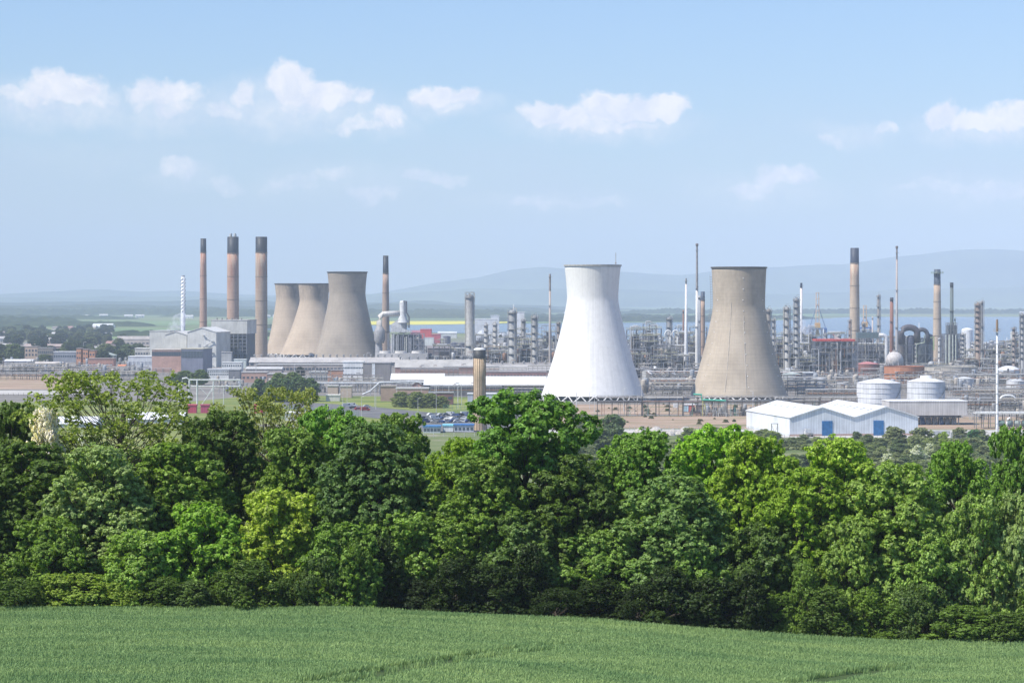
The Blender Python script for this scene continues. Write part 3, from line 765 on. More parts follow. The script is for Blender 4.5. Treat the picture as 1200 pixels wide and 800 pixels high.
# ------------------------------------------------------------------ crop field
posmat('field_soil', (.045, .075, .025), (.075, .11, .04), .8)
ysf = np.linspace(62, 166.5, 60); usf = np.linspace(-1, 1, 60)
YF, UF = np.meshgrid(ysf, usf, indexing='ij'); XF = UF*(YF*.25+6); ZF = H(XF, YF)+.03
V = np.stack([XF, YF, ZF], -1).reshape(-1, 3); ii, jj = np.meshgrid(np.arange(59), np.arange(59), indexing='ij')
F = np.stack([ii*60+jj, ii*60+jj+1, (ii+1)*60+jj+1, (ii+1)*60+jj], -1).reshape(-1, 4)
struct(link('field', npmesh('field', V, F), m='field_soil'))
def f_crop(q):
    g = q.n('ShaderNodeNewGeometry'); pos = g.outputs['Position']
    n = q.noise(stretch(q, pos, (.5, 1, 1)), .16, 5, .6); n2 = q.noise(stretch(q, pos, (.12, 1.0, .2)), .55, 3, .6)
    k = q.rng(g.outputs['Random Per Island'], 0, 1, .72, 1.28)
    c = q.mix(q.rng(q.m('ADD', n, q.m('MULTIPLY', n2, .5)), .55, .95), c4((.20, .325, .12)), c4((.34, .46, .165)))
    c = q.mix(1.0, c, k, 'MULTIPLY')
    q.put(q.p.inputs['Base Color'], c)
    tr = q.n('ShaderNodeBsdfTranslucent'); q.l(c, tr.inputs[0]); ms = q.n('ShaderNodeMixShader'); ms.inputs[0].default_value = .25
    q.l(q.p.outputs[0], ms.inputs[1]); q.l(tr.outputs[0], ms.inputs[2]); q.l(ms.outputs[0], q.o.inputs[0])
mat('crop', f_crop, .5, .3)
def field_pt(px, py):
    """walk the sight line down to the field surface (only used to survey where the wheelings run)"""
    lo, hi = 70., 166.
    for _ in range(40):
        m_ = (lo+hi)/2
        if ZZ(py, m_) > float(H(XY(px, m_), m_)): lo = m_
        else: hi = m_
    return XY(px, lo), lo
tram = []
for path in ([(350, 806), (430, 792), (500, 780), (560, 770), (620, 763), (700, 757)], [(395, 806), (470, 792), (530, 781), (590, 772), (650, 766)],
             [(925, 806), (965, 797), (1010, 790), (1060, 784), (1110, 782)], [(955, 806), (1000, 796), (1050, 790), (1090, 788)],
             [(-10, 745), (60, 741), (130, 744), (200, 741)], [(-10, 772), (70, 768), (130, 760), (180, 757)]):
    pts = [field_pt(*p) for p in path]
    for a, b_ in zip(pts[:-1], pts[1:]):
        L_ = math.hypot(b_[0]-a[0], b_[1]-a[1])
        for t in np.linspace(0, 1, max(2, int(L_/.25))): tram.append((a[0]+(b_[0]-a[0])*t, a[1]+(b_[1]-a[1])*t))
rg = np.random.default_rng(3)
N_ = 950000
yv = 99+(166-99)*rg.random(N_)**.92; xv = (rg.random(N_)*2-1)*(yv*.212+1.5)
# drilled rows: snap to rows 0.16 m apart running along a slight diagonal
rd = np.array([.93, .36]); rp = np.array([-rd[1], rd[0]])
s_ = xv*rp[0]+yv*rp[1]; s2 = np.round(s_/.22)*.22+rg.normal(size=N_)*.05; xv += (s2-s_)*rp[0]; yv += (s2-s_)*rp[1]
# wheelings stay bare
gx = np.floor(xv/.3).astype(int); gy = np.floor(yv/.3).astype(int)
bad = set()
for (a, c_) in tram:
    for dx in (-.3, 0, .3):
        for dy in (-.18, 0, .18): bad.add((int(math.floor((a+dx)/.3)), int(math.floor((c_+dy)/.3))))
key = (gx+10000)*100000+gy; bk = np.array([(a+10000)*100000+c_ for a, c_ in bad]); keep = ~np.isin(key, bk)
xv, yv = xv[keep], yv[keep]; n = len(xv)
zv = H(xv, yv)
patch = np.array([.0]); hgt = .30+.12*rg.random(n)+.05*np.sin(xv*.5+yv*.3)*np.sin(yv*.8)
hgt *= np.where(yv > 163.6, 1.1+.3*rg.random(n), 1)
ang = rg.random(n)*math.pi; wv = .009+.008*rg.random(n)
lx = rg.normal(size=n)*.07+.05; ly = rg.normal(size=n)*.07
V = np.empty((n, 3, 3)); V[:, 0] = np.stack([xv-np.cos(ang)*wv, yv-np.sin(ang)*wv, zv], -1)
V[:, 1] = np.stack([xv+np.cos(ang)*wv, yv+np.sin(ang)*wv, zv], -1); V[:, 2] = np.stack([xv+lx, yv+ly, zv+hgt], -1)
# broaden: top is a blunt leaf -> use quads
V4 = np.empty((n, 4, 3)); V4[:, 0] = V[:, 0]; V4[:, 1] = V[:, 1]
V4[:, 2] = V[:, 2]+np.stack([np.cos(ang)*wv*.8, np.sin(ang)*wv*.8, wv*0], -1); V4[:, 3] = V[:, 2]-np.stack([np.cos(ang)*wv*.8, np.sin(ang)*wv*.8, wv*0], -1)
o = link('young_barley', npmesh('young_barley', V4.reshape(-1, 3), np.arange(n*4).reshape(n, 4)), m='crop')
struct(tag(o, 'young green cereal crop covering the foreground field', 'crop'), 'stuff')
# ------------------------------------------------------------------ buildings
BRK, WHT, CRM, GRY, DGR, CORR = (.36, .19, .14), (.74, .74, .72), (.58, .55, .48), (.36, .37, .38), (.12, .125, .135), (.44, .42, .39)
def windows(parent, x0, x1, y, z, n, w_, h_, col=(.08, .1, .13), side=0, m='glass', name='window'):
    """a row of n windows on a wall facing -y (side=0) or facing -x (side=1, x0..x1 run along y)"""
    first = None
    for i in range(n):
        c = x0+(x1-x0)*(i+.5)/n
        if first is None:
            mb = MB()
            if side == 0: mb.box(-w_/2, w_/2, -.12, .05, -h_/2, h_/2)
            else: mb.box(-.12, .05, -w_/2, w_/2, -h_/2, h_/2)
            first = mb.build(name, col, parent, m)
            o = first
        else: o = first.copy(); COL.objects.link(o)
        o.location = (c, y, z) if side == 0 else (y, c, z)
def building(label, px0, px1, ytop, D, depth, wall, roof=CORR, kind='flat', rows=(), cat='building', m='cladding', rise=None, rz=0, ybot=None, name='industrial_building', group=None, door=None, roof_m='cladding', vents=0, gables=1, monitor=0):
    if D < 900: D = GD(D)
    k = D/FPX; x0, x1 = (px0-600)*k, (px1-600)*k; w_ = (x1-x0)/2; h = ZZ(ytop, D)
    o = thing(name, label, cat, ((x0+x1)/2, D, 0), rz, group)
    if kind == 'flat':
        MB().box(-w_, w_, 0, depth, 0, h).build('wall', wall, o, m)
        MB().box(-w_-.3, w_+.3, -.3, depth+.3, h+.003, h+.6).build('roof', roof, o, roof_m)
    elif kind == 'gable':          # ridge runs away from the viewer, gable(s) face the camera
        rise = rise or h*.25; gw = 2*w_/gables; e = h-rise
        mb = MB(); rf = MB()
        for g in range(gables):
            a = -w_+g*gw; c = a+gw/2; b2 = a+gw
            mb.prism([(a, 0), (b2, 0), (b2, e), (c, h), (a, e)], 0, depth)
            rf.prism([(a-.2, e+.02), (c, h+.05), (c, h+.5), (a-.5, e+.35)], -.5, depth+.5)
            rf.prism([(c, h+.05), (b2+.2, e+.02), (b2+.5, e+.35), (c, h+.5)], -.5, depth+.5)
        mb.build('wall', wall, o, m); rf.build('roof', roof, o, roof_m)
    elif kind == 'long':           # ridge parallel to the picture
        rise = rise or h*.22; e = h-rise
        MB().prism([(-w_, 0), (w_, 0), (w_, e), (-w_, e)], 0, depth).build('wall', wall, o, m)
        mb = MB(); y0, ym, y1 = -.5, depth/2, depth+.5
        mb.add([(-w_-.4, y0, e+.01), (w_+.4, y0, e+.01), (w_+.4, ym, h), (-w_-.4, ym, h), (w_+.4, y1, e+.01), (-w_-.4, y1, e+.01)], [(0, 1, 2, 3), (3, 2, 4, 5), (1, 4, 2), (0, 3, 5), (0, 5, 4, 1)])
        mb.build('roof', roof, o, roof_m)
    for r in rows:                 # (z fraction, n, width, height, x fraction range)
        zf, n, ww, hh = r[:4]; xr = r[4] if len(r) > 4 else (0, 1); col = r[5] if len(r) > 5 else (.08, .1, .13)
        windows(o, -w_+2*w_*xr[0], -w_+2*w_*xr[1], 0, h*zf, n, ww, hh, col, m='paint' if len(r) > 5 else 'glass')
    if door:
        for dx, dw, dh, dc in door: MB().box(-w_+2*w_*dx-dw/2, -w_+2*w_*dx+dw/2, -.25, .05, .02, dh).build('door', dc, o)
    if vents:
        first = None
        for i in range(vents):
            x = -w_+2*w_*(i+.5)/vents
            if first is None:
                first = MB().cyl(0, 0, 0, 1.6, .7, .7, 10).lathe(0, 0, [(1.15, 1.6), (1.1, 2.1), (.2, 2.6)], 10, True).build('roof_vent', (.34, .33, .32), o); v = first
            else: v = first.copy(); COL.objects.link(v)
            v.location = (x, depth*.5, h)
    if monitor: MB().box(-w_*.96, w_*.96, depth*.4, depth*.6, h+.01, h+monitor).build('roof_monitor', roof, o, roof_m)
    return o
B = building
# --- power station boiler houses and turbine hall
D0 = 2290
b1 = B('pale boiler house with stepped roof, leftmost of the power station', 175, 199, 388, D0+20, 40, (.55, .545, .51), (.5, .5, .47), rz=R(-7))
MB().box(6.2, 6.9, -.2, .1, 0, 26).build('downpipe', (.3, .3, .31), b1)
b2 = B('pale boiler house in the middle left of the power station', 193, 219, 388.5, D0-10, 46, (.60, .59, .54), (.62, .6, .56), 'gable', rise=3, rz=R(-9))
b3 = B('tall pale boiler house with low pitched roof and outside stair', 219, 254, 384, D0-40, 44, (.60, .595, .56), (.66, .65, .62), 'gable', rise=4, rz=R(-10), rows=((.55, 2, 2.2, 2.5, (.3, .8), (.35, .36, .38)),))
# the outside stair
st = MB(); x = 6
for i in range(5):
    z0, z1 = 3+i*5, 8+i*5; s = 1 if i % 2 else -1
    st.beam((x-4*s, -1.3, z0), (x+4*s, -1.3, z1), .45); st.box(x+4*s-1, x+4*s+1, -2, -.3, z1, z1+.25)
st.build('stair', (.62, .63, .64), b3)
# big boiler block: steel frame below, clad box above
k = 2300/FPX; wb_ = (290-247)*k/2
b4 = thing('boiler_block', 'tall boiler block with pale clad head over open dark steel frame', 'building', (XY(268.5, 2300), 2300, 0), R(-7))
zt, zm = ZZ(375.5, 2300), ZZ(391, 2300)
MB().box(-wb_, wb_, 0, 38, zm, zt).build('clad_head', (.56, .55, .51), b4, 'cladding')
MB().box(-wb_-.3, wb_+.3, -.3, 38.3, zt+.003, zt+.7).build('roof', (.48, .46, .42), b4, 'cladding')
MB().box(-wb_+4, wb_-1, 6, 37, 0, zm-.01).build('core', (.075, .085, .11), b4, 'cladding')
mb = MB()
for xx in np.linspace(-wb_+.6, wb_-.6, 9):
    for yy_ in (.6, 4.5): mb.box(xx-.35, xx+.35, yy_-.35, yy_+.35, 0, zm)
for zz_ in np.linspace(4, zm-2, 8): mb.box(-wb_+.3, wb_-.3, .3, .9, zz_, zz_+.6); mb.box(-wb_+.3, wb_-.3, 4.3, 4.9, zz_, zz_+.5)
mb.build('steel_frame', (.20, .215, .25), b4)
for zz_ in np.linspace(4, zm-2, 8)[::2]: MB().box(-wb_+.6, wb_-.6, 1, 4.4, zz_+.62, zz_+.75).build('deck', (.24, .25, .27), b4)
for i in range(4): MB().tube([(-wb_+8+i*6, 2.5, 2), (-wb_+8+i*6, 2.5, zm-4-i), (-wb_+12+i*6, 2.5, zm-2-i)], .7, 8).build('duct', ((.3, .3, .33), (.42, .2, .16), (.4, .41, .43), (.25, .3, .36))[i], b4)
for i in range(6): MB().cyl(-wb_+4+i*4.5, 6, zt+.7, zt+2.3, .7, .7, 8).build('roof_vent', (.3, .28, .26), b4)
B('small clad lift tower before the boiler block', 259.5, 271, 413, 2190, 9, (.46, .46, .45))
B('pink brick turbine hall, its shaded face painted dark blue, glazed band under roof', 212, 238, 409, 437, 30, (.20, .21, .27), (.50, .46, .34), rz=R(-8), rows=((.78, 7, 2.4, 5.5),))  # shaded face of the pink hall, its shade put into the wall colour
o = B('long pink brick hall with continuous glazing, left of the turbine hall', 178, 212, 410, 436, 26, (.55, .35, .29), (.58, .50, .42), m='brickwork', rows=((.83, 12, 1.9, 3.5),))
B('low white roofed annex joining the long brick hall', 158, 196, 408.5, 2330, 20, (.5, .48, .45), (.72, .7, .66), rows=((.7, 12, 1.6, 1.6),))
B('white flat roofed store with grey panels near the sparse tree', 150, 178, 418, 434, 18, (.62, .64, .66), WHT, rows=((.55, 6, 2.2, 2.6, (0, 1), (.42, .45, .5)),))
B('tan long shed with red brown roof strips left of the boiler houses', 134, 175, 397.5, 3050, 40, (.50, .44, .38), (.62, .57, .52), rows=((.6, 9, 3, 1.4),), monitor=3.5)
B('small orange roofed hut in front of the white store', 138, 147, 427, 435, 8, (.6, .55, .5), (.62, .25, .13), 'long')
B('green grey pitched shed behind the orange brick blocks', 107, 133, 413, 426, 22, (.40, .43, .37), (.42, .46, .40), 'gable', rise=3)
for i, (a, c_, yt, DD) in enumerate(((89.5, 95, 408.5, 2500), (97, 103, 409.5, 2505), (104.5, 111, 411, 2510))):
    B(('orange brick office block, %s of three slim ones' % ('leftmost', 'middle', 'rightmost')[i]), a, c_, yt, 428, 14, (.58, .30, .19), (.30, .25, .23), m='brickwork', rows=((.75, 2, 1.2, 1.6), (.45, 2, 1.2, 1.6)))
B('low pink brick block below the three slim brick blocks', 103, 133, 420.5, 434, 14, (.48, .27, .22), (.36, .28, .25), m='brickwork', rows=((.5, 6, 1.6, 1.4),))
B('tan office building with dark upper floor at far left', 29, 44, 406.5, 423, 16, (.52, .40, .31), (.33, .28, .25), m='brickwork', rows=((.75, 4, 1.6, 2), (.45, 4, 1.6, 2)))
B('grey brown office building beside the tan one', 44.5, 62, 408, 424, 16, (.28, .25, .22), (.3, .28, .26), m='brickwork', rows=((.72, 8, 1, 2.2), (.4, 8, 1, 2.2)))
B('long grey block with white roof edge at far left', 62.5, 89, 412.5, 424.5, 15, (.30, .31, .34), (.66, .66, .66), rows=((.6, 10, 1.4, 1.8),))
B('pinkish brick terrace at far left behind blocks', 28, 72, 403, 2800, 16, (.50, .36, .31), (.42, .33, .29), 'long', rows=((.5, 10, 1.5, 1.6),), m='brickwork')
B('small brick house with orange gable at the left edge', -6, 7, 404, 2750, 14, (.45, .36, .30), (.55, .30, .22), 'gable', m='brickwork')
B('white roofed low works shed at far left', 5, 38, 421, 430, 18, (.55, .52, .5), (.74, .73, .72), 'long')
B('cream low works shed with sloping roof, left part of yard', 40, 72, 424, 434, 18, (.48, .4, .34), (.62, .55, .48), 'long')
B('wide pale warehouse among woods in the far left', 107, 130, 379.2, 5200, 60, (.6, .6, .58), (.74, .74, .72), 'long', rise=6)
B('white office annex with window rows below the boiler block', 260, 283, 425, 437, 14, (.72, .72, .70), (.64, .64, .62), rows=((.72, 9, 1, 1.3), (.35, 9, 1, 1.3)))
B('white office with grey end wall below the boiler block', 243, 268, 433, 444, 14, (.72, .72, .70), (.6, .6, .6), rows=((.78, 11, .8, 1), (.5, 11, .8, 1)))
B('grey end block attached to the white office', 268.3, 281, 433.5, 444.1, 13, (.22, .22, .235), (.4, .4, .4))
B('pale green white cabin on the roofline by the boiler block', 274, 288, 421.5, 431, 10, (.60, .68, .66), (.7, .74, .72))
B('pink brick works office with flat roof, left of round bushes', 283, 313, 436.5, 448, 14, (.50, .33, .27), (.46, .44, .42), m='brickwork', rows=((.5, 6, 1.6, 1.4),))
B('brown brick works office right of the pink one', 313.5, 338, 438.5, 449, 14, (.34, .26, .22), (.5, .48, .46), m='brickwork', rows=((.5, 5, 1.8, 1.8),))
B('low pitched pale roofed shed between office and long halls', 288, 330, 430, 440, 18, (.42, .36, .33), (.56, .55, .53), 'long')
# long brick halls in front of the left towers
B('very long low hall with rows of roof vents before grey towers', 292, 470, 419, 432, 34, (.40, .36, .33), (.47, .44, .41), 'long', rise=4, vents=22, rows=((.4, 26, 2.6, 1.7),))
B('long concrete hall with dark window band, second row left', 300, 404, 427.5, 438, 26, (.40, .35, .32), (.44, .42, .39), 'flat', rows=((.55, 24, 2.2, 1.8),))
B('white three storey office with two window rows', 402, 425.5, 424.5, 447, 16, (.78, .78, .77), (.72, .72, .70), rows=((.72, 13, .75, 1), (.36, 13, .75, 1)))
B('shaded end of the white office, painted grey taupe, with white glazed slot', 425.8, 457.5, 425.5, 447.1, 16, (.26, .24, .235), (.4, .38, .37), rows=((.5, 1, 2.2, 13, (.25, .5), (.75, .77, .77)),))  # same building as the white office; end face shade is in this grey
B('brick works with blue door next to the white office', 384, 402, 434, 447, 10, (.48, .27, .19), (.34, .31, .3), m='brickwork', door=((.5, 2.4, 3, (.1, .3, .5)),))
B('low grey shed with big openings left of the brick works', 362, 384, 436, 447, 12, (.38, .36, .34), (.5, .5, .48), rows=((.45, 4, 2.6, 3.2),))
B('long brick hall with grey roof and vents behind white roofs', 463, 556, 421.5, 438, 30, (.40, .25, .22), (.43, .41, .38), 'long', rise=6, vents=9, m='brickwork')
B('long brick hall right of ribbed chimney behind white roofs', 569, 646, 427, 439, 30, (.40, .25, .22), (.38, .36, .34), 'long', rise=5, vents=6, m='brickwork')
B('pink brick range crossing behind the ribbed chimney', 555, 640, 436, 444, 16, (.36, .21, .19), (.34, .3, .29), 'flat', rows=((.5, 22, 1.4, 1.2),), m='brickwork')
B('long white roofed shed crossing behind the ribbed chimney', 497, 640, 441.5, 464, 30, (.13, .13, .15), (.80, .80, .80), 'long', rise=5, rows=((.35, 30, 1.6, 1.6),))
B('shorter white roofed shed left of the long one', 458, 520, 438, 455, 26, (.3, .27, .27), (.78, .77, .75), 'long', rise=4)
B('small pink brick hut before the white roofed sheds', 483, 494, 447.5, 461, 10, (.46, .28, .24), (.5, .49, .48), 'gable', m='brickwork')
B('dark low store with pale roof before the white sheds', 494, 512, 448.5, 462, 10, (.15, .14, .15), (.58, .58, .57), rows=((.5, 4, 1.2, 1),))
B('tan brick substation right of the pipe bridge', 446, 464, 453, 470, 12, (.42, .30, .24), (.38, .33, .28), m='brickwork')
B('brick office with corner windows behind the round trees', 464, 502, 455.5, 472, 12, (.44, .30, .26), (.56, .54, .52), m='brickwork', rows=((.55, 6, 2, 1.4),))
B('dark red brick annex behind the round trees', 502.5, 531, 460.5, 474, 10, (.22, .12, .11), (.34, .33, .33), m='brickwork', rows=((.6, 4, 2, 1.3), ))
B('pale blue fronted store half hidden by the ribbed chimney', 548, 592, 462, 474, 12, (.52, .54, .66), (.62, .62, .64))
for i, (a, c_, yt) in enumerate(((384, 396, 452.5), (399, 412, 453))): B(('pale pink hut under pipe bridge, %s' % ('left one', 'right one')[i]), a, c_, yt, 466, 8, (.55, .43, .37), (.52, .5, .48), m='brickwork')
B('white low kerbed tank house left of the road', 382, 398, 463.5, 470, 8, (.66, .63, .57), (.7, .68, .62))
# car park buildings and works
B('flat blue roofed canopy left part, beside the car park', 496, 516, 500.3, 507, 9, (.62, .64, .66), (.07, .22, .45), rows=((.5, 5, 1.2, 1.2),))
B('white and turquoise kiosk between blue canopies', 519, 531, 499, 506, 8, (.78, .8, .8), (.25, .62, .75))
B('flat blue roofed canopy right part, beside the car park', 532, 555, 498.6, 506, 9, (.58, .6, .64), (.06, .18, .42), rows=((.5, 5, 1.2, 1.2),))
B('pale tan flat roofed gatehouse left of the blue roofs', 470, 486, 491.5, 498, 9, (.28, .2, .17), (.60, .52, .42))
B('white low canteen hidden by foliage left of the road', 334, 362, 484.5, 493, 14, (.62, .62, .60), (.76, .74, .68))
B('white roofed depot seen through the sparse tree', 55, 112, 489, 501, 24, (.6, .62, .64), (.76, .77, .78), 'long', rise=3)
B('long white roofed depot right of the sparse tree trunk', 150, 214, 484, 497, 22, (.58, .58, .6), (.78, .78, .78), 'long', rise=3)
# big white gabled sheds
k = 1120/FPX
wh = B('pair of joined white gabled sheds with two blue doors', 923, 1079, 477.5, 1122, 74, (.66, .69, .73), (.74, .75, .77), 'gable', rise=4.5, gables=2, rz=R(9.5), door=((.29, 4.7, 6.6, (.035, .17, .40)), (.69, 4.7, 6.6, (.035, .17, .40))))
w_ = (1079-923)*k/2
MB().box(-w_-.06, w_+.06, -.08, 0, 0, .9).build('brick_plinth', (.48, .33, .28), wh, 'brickwork')
MB().box(-w_+.0-.1, -w_, .2, 73.6, .9, 8).build('sunlit_side', (.76, .77, .79), wh, 'cladding')  # paler than the gable front: sunlight on this side is put into the colour
for g in range(2):
    for i in range(7):
        for s in range(2):
            xa = -w_+g*w_; c = xa+w_/2; y = 6+i*10.3
            t0, t1 = (.25, .72)
            if s == 0: p = [(xa+w_/2*t0, t0), (xa+w_/2*t1, t1)]
            else: p = [(c+w_/2*(1-t1), t1), (c+w_/2*(1-t0), t0)]
            h = ZZ(477.5, 1122); e = h-4.5
            z = lambda t: e+.42+(h+.5-e-.35)*t
            mb = MB(); mb.add([(p[0][0], y, z(p[0][1])), (p[1][0], y, z(p[1][1])), (p[1][0], y+1.7, z(p[1][1])), (p[0][0], y+1.7, z(p[0][1]))], [(0, 1, 2, 3)]).build('rooflight', (.20, .22, .26), wh)
# raised white clad box on open steelwork
D = 1215; k = D/FPX; rb_ = thing('raised_conveyor_house', 'long white clad box raised over dark open steelwork', 'building', (XY(1088, D), D, 0), R(2))
za, zb_ = ZZ(486.5, D), ZZ(470.5, D); w_ = (1134-1042)*k/2
MB().box(-w_, w_, 0, 20, za, zb_).build('clad_box', (.55, .54, .53), rb_, 'cladding')
MB().box(-w_-.2, w_+.2, -.2, 20.2, zb_+.003, zb_+.4).build('roof', (.78, .78, .77), rb_, 'cladding')
mb = MB()
for i in range(10):
    x = -w_+6+(2*w_-10)*i/9
    for y in (1, 10, 19): mb.box(x-.2, x+.2, y-.2, y+.2, 0, za)
    if i < 9: mb.beam((x, 1, 0), (x+(2*w_-10)/9, 1, za), .12)
mb.box(-w_+4, w_-3, .8, 1.2, za-1, za-.02); mb.build('steel_frame', (.12, .14, .18), rb_)
for i in range(9): MB().lathe(0, 0, [(1.1, 0), (1.3, .8), (1.2, 3), (.5, 3.8)], 10).build('hopper', ((.1, .2, .42), (.35, .36, .38), (.5, .5, .5))[i % 3], rb_, loc=(-w_+8+i*3, 6, .0))
# machinery and gantry before the sheds
D = 1085; gt = thing('gantry', 'grey steel sampling gantry against the white shed wall', 'gantry', (XY(908, D), D, 0)); mb = MB()
for x in (-1.3, 1.3):
    for y in (0, 2): mb.beam((x, y, 0), (x, y, 7), .13)
mb.beam((-1.3, 0, 0), (1.3, 0, 6.5), .1).beam((1.3, 0, 0), (-1.3, 0, 6.5), .1); mb.build('frame', (.3, .3, .3), gt); MB().box(-1.5, 1.5, -.2, 2.2, 7, 7.2).build('deck', (.45, .45, .45), gt)
# ------------------------------------------------------------------ refinery equipment prototypes
STL, LST, SIL, CRMM, RST, DRK, RED, GRN = (.13, .13, .14), (.29, .285, .28), (.46, .46, .46), (.50, .45, .37), (.30, .17, .11), (.07, .075, .09), (.5, .09, .07), (.12, .36, .27)
PCOL = [SIL, SIL, LST, LST, CRMM, (.72, .72, .71), STL, RST, (.45, .40, .34), (.33, .35, .38)]
def first_use(o):
    o['used'] = 0; return o
PR = {}
def used_place(key, loc, rz=0, scale=None, recolor=None):
    src, st = PR[key]
    if not st[0]:
        st[0] = True; src.location = loc; src.rotation_euler = (0, 0, rz)
        if scale is not None: src.scale = scale if hasattr(scale, '__len__') else (scale,)*3
        return src
    return dup(src, loc, rz, scale, recolor=recolor)
def frame_mb(w_, d, h, bx, by, lv, t=.22, brace=True, rg=None):
    mb = MB(); xs = np.linspace(-w_/2, w_/2, bx+1); ys_ = np.linspace(-d/2, d/2, by+1); zs = np.linspace(0, h, lv+1)
    for x in xs:
        for y in ys_: mb.box(x-t, x+t, y-t, y+t, 0, h)
    for z in zs[1:]:
        for y in ys_: mb.box(-w_/2, w_/2, y-t*.7, y+t*.7, z-t*1.4, z-.01)
        for x in xs: mb.box(x-t*.7, x+t*.7, -d/2, d/2, z-t*1.3, z-.012)
    if brace:
        for i in range(bx):
            for j in range(lv):
                if rg.random() < .4:
                    a, c_ = (xs[i], xs[i+1]) if rg.random() < .5 else (xs[i+1], xs[i]); mb.beam((a, -d/2, zs[j]), (c_, -d/2, zs[j+1]), t*.7)
    return mb
def rail_mb(w_, d, z):
    mb = MB()
    for y in (-d/2, d/2): mb.box(-w_/2, w_/2, y-.05, y+.05, z+1.0, z+1.12); mb.box(-w_/2, w_/2, y-.04, y+.04, z+.5, z+.58)
    for x in (-w_/2, w_/2): mb.box(x-.05, x+.05, -d/2, d/2, z+1.0, z+1.12)
    for x in np.linspace(-w_/2, w_/2, int(w_/2)+2):
        for y in (-d/2, d/2): mb.box(x-.05, x+.05, y-.05, y+.05, z, z+1.1)
    return mb
def vessel_prof(r, z0, z1): return [(r*.3, z0-r*.35), (r*.75, z0-r*.2), (r, z0), (r, z1), (r*.85, z1+r*.3), (r*.5, z1+r*.48), (r*.1, z1+r*.52)]
PC2 = [LST, STL, STL, RST, (.24, .20, .17), (.16, .15, .15), SIL, CRMM, (.70, .70, .69), (.34, .30, .27)]
def process_structure(key, seed, w_, d, h, lv, dark=.2):
    rg = random.Random(seed); o = thing('process_structure', 'x', 'process structure')
    fc_ = rg.choice([STL, LST, (.28, .27, .27), (.16, .17, .2)])
    frame_mb(w_, d, h, max(2, int(w_/6)), 2, lv, .2, True, rg).build('steel_frame', fc_, o)
    for z in np.linspace(0, h, lv+1)[1:]:
        if rg.random() < .85:
            a = rg.uniform(.55, 1)
            MB().box(-w_/2*a, w_/2*a, -d/2, d/2*rg.uniform(.2, 1), z, z+.14).build('deck', rg.choice([STL, (.3, .29, .27), LST]), o)
            rail_mb(w_, d, z+.15).build('railing', rg.choice([(.55, .55, .5), (.4, .4, .42), (.6, .55, .25)]), o)
    for i in range(rg.randint(1, 3)):
        ww = w_*rg.uniform(.15, .32); x = rg.uniform(-w_/2+ww, w_/2-ww); z1 = h*rg.uniform(.35, .9)
        MB().box(x-ww, x+ww, -d*.25, d*.35, .5, z1).build('dark_mass', rg.choice([(.07, .08, .11), (.10, .10, .11), (.05, .06, .08), (.16, .13, .12), (.25, .25, .26)]), o)  # dark boxes added inside the frames so the refinery reads darker
    for i in range(rg.randint(3, 5)):
        r = rg.uniform(.9, 2.1); x = rg.uniform(-w_/2+r, w_/2-r); y = rg.uniform(-d/2, d/2-1); z0 = rg.choice([1.5, h/lv+1, h/lv*2+1]); z1 = min(h*1.25, z0+rg.uniform(5, 13))
        MB().lathe(0, 0, vessel_prof(r, z0, z1), 14).build('vessel', rg.choice(PCOL+[DRK]), o, smooth=True, loc=(x, y, 0))
    for i in range(rg.randint(1, 3)):
        z = h/lv*rg.randint(1, lv)+1.3; x = rg.uniform(-w_/4, w_/4); r = rg.uniform(.7, 1.2)
        MB().hcyl((x-w_*.3, -d*.3, z), (x+w_*.3, -d*.3, z), r, 12).build('drum', rg.choice(PCOL), o)
    for i in range(rg.randint(5, 8)):
        x = rg.uniform(-w_/2, w_/2); y = rg.choice([-d/2-.5, -d/2-.9, d/2+.3]); z0 = rg.uniform(.5, 4); z1 = rg.uniform(h*.5, h*1.12); x2 = x+rg.uniform(-w_*.5, w_*.5); r = rg.uniform(.16, .42)
        MB().tube([(x, y, z0), (x, y, z1), (x+.3*(1 if x2 > x else -1), y, z1+.35), (x2, y, z1+.35), (x2, y+.2, z1-rg.uniform(1, 5))], r, 6).build('pipe', rg.choice(PCOL+[(.74, .74, .73)]), o)
    PR[key] = (o, [False]); return o
def pipe_rack(key, seed, L=54, w_=7):
    rg = random.Random(seed); o = thing('pipe_rack', 'x', 'pipe rack'); tiers = rg.choice([(4.6, 7.0), (4.2, 6.4, 8.6), (5, 7.4)])
    mb = MB(); fc_ = rg.choice([(.3, .29, .28), STL, (.42, .40, .37)])
    for x in np.linspace(-L/2, L/2, int(L/6)+1):
        for y in (-w_/2, w_/2): mb.box(x-.18, x+.18, y-.18, y+.18, 0, tiers[-1]+.3)
        for z in tiers: mb.box(x-.15, x+.15, -w_/2-.6, w_/2+.6, z-.35, z-.02)
    for y in (-w_/2, w_/2):
        for z in tiers[:1]: mb.box(-L/2, L/2, y-.12, y+.12, z-.9, z-.6)
    for i in range(int(L/12)): x = -L/2+6*rg.randint(0, int(L/6)-1); mb.beam((x, -w_/2, 0), (x+6, -w_/2, tiers[0]), .1)
    mb.build('steel_frame', fc_, o)
    for z in tiers:
        y = -w_/2-.2
        while y < w_/2:
            r = rg.choice([.12, .18, .22, .3, .42]); y += r+.12
            if rg.random() < .62:
                zz_ = z+r; pts = [(-L/2-.5, y, zz_)]
                if rg.random() < .3 and z == tiers[-1]:
                    x = rg.uniform(-L*.3, L*.25); hh = rg.uniform(1.5, 3); ww = rg.uniform(2, 5)
                    pts += [(x, y, zz_), (x+.1, y, zz_+hh), (x+ww, y, zz_+hh), (x+ww+.1, y, zz_)]
                pts.append((L/2+.5, y, zz_))
                MB().tube(pts, r, 6).build('pipe', rg.choice(PC2), o)
            y += r+.12
    PR[key] = (o, [False]); return o
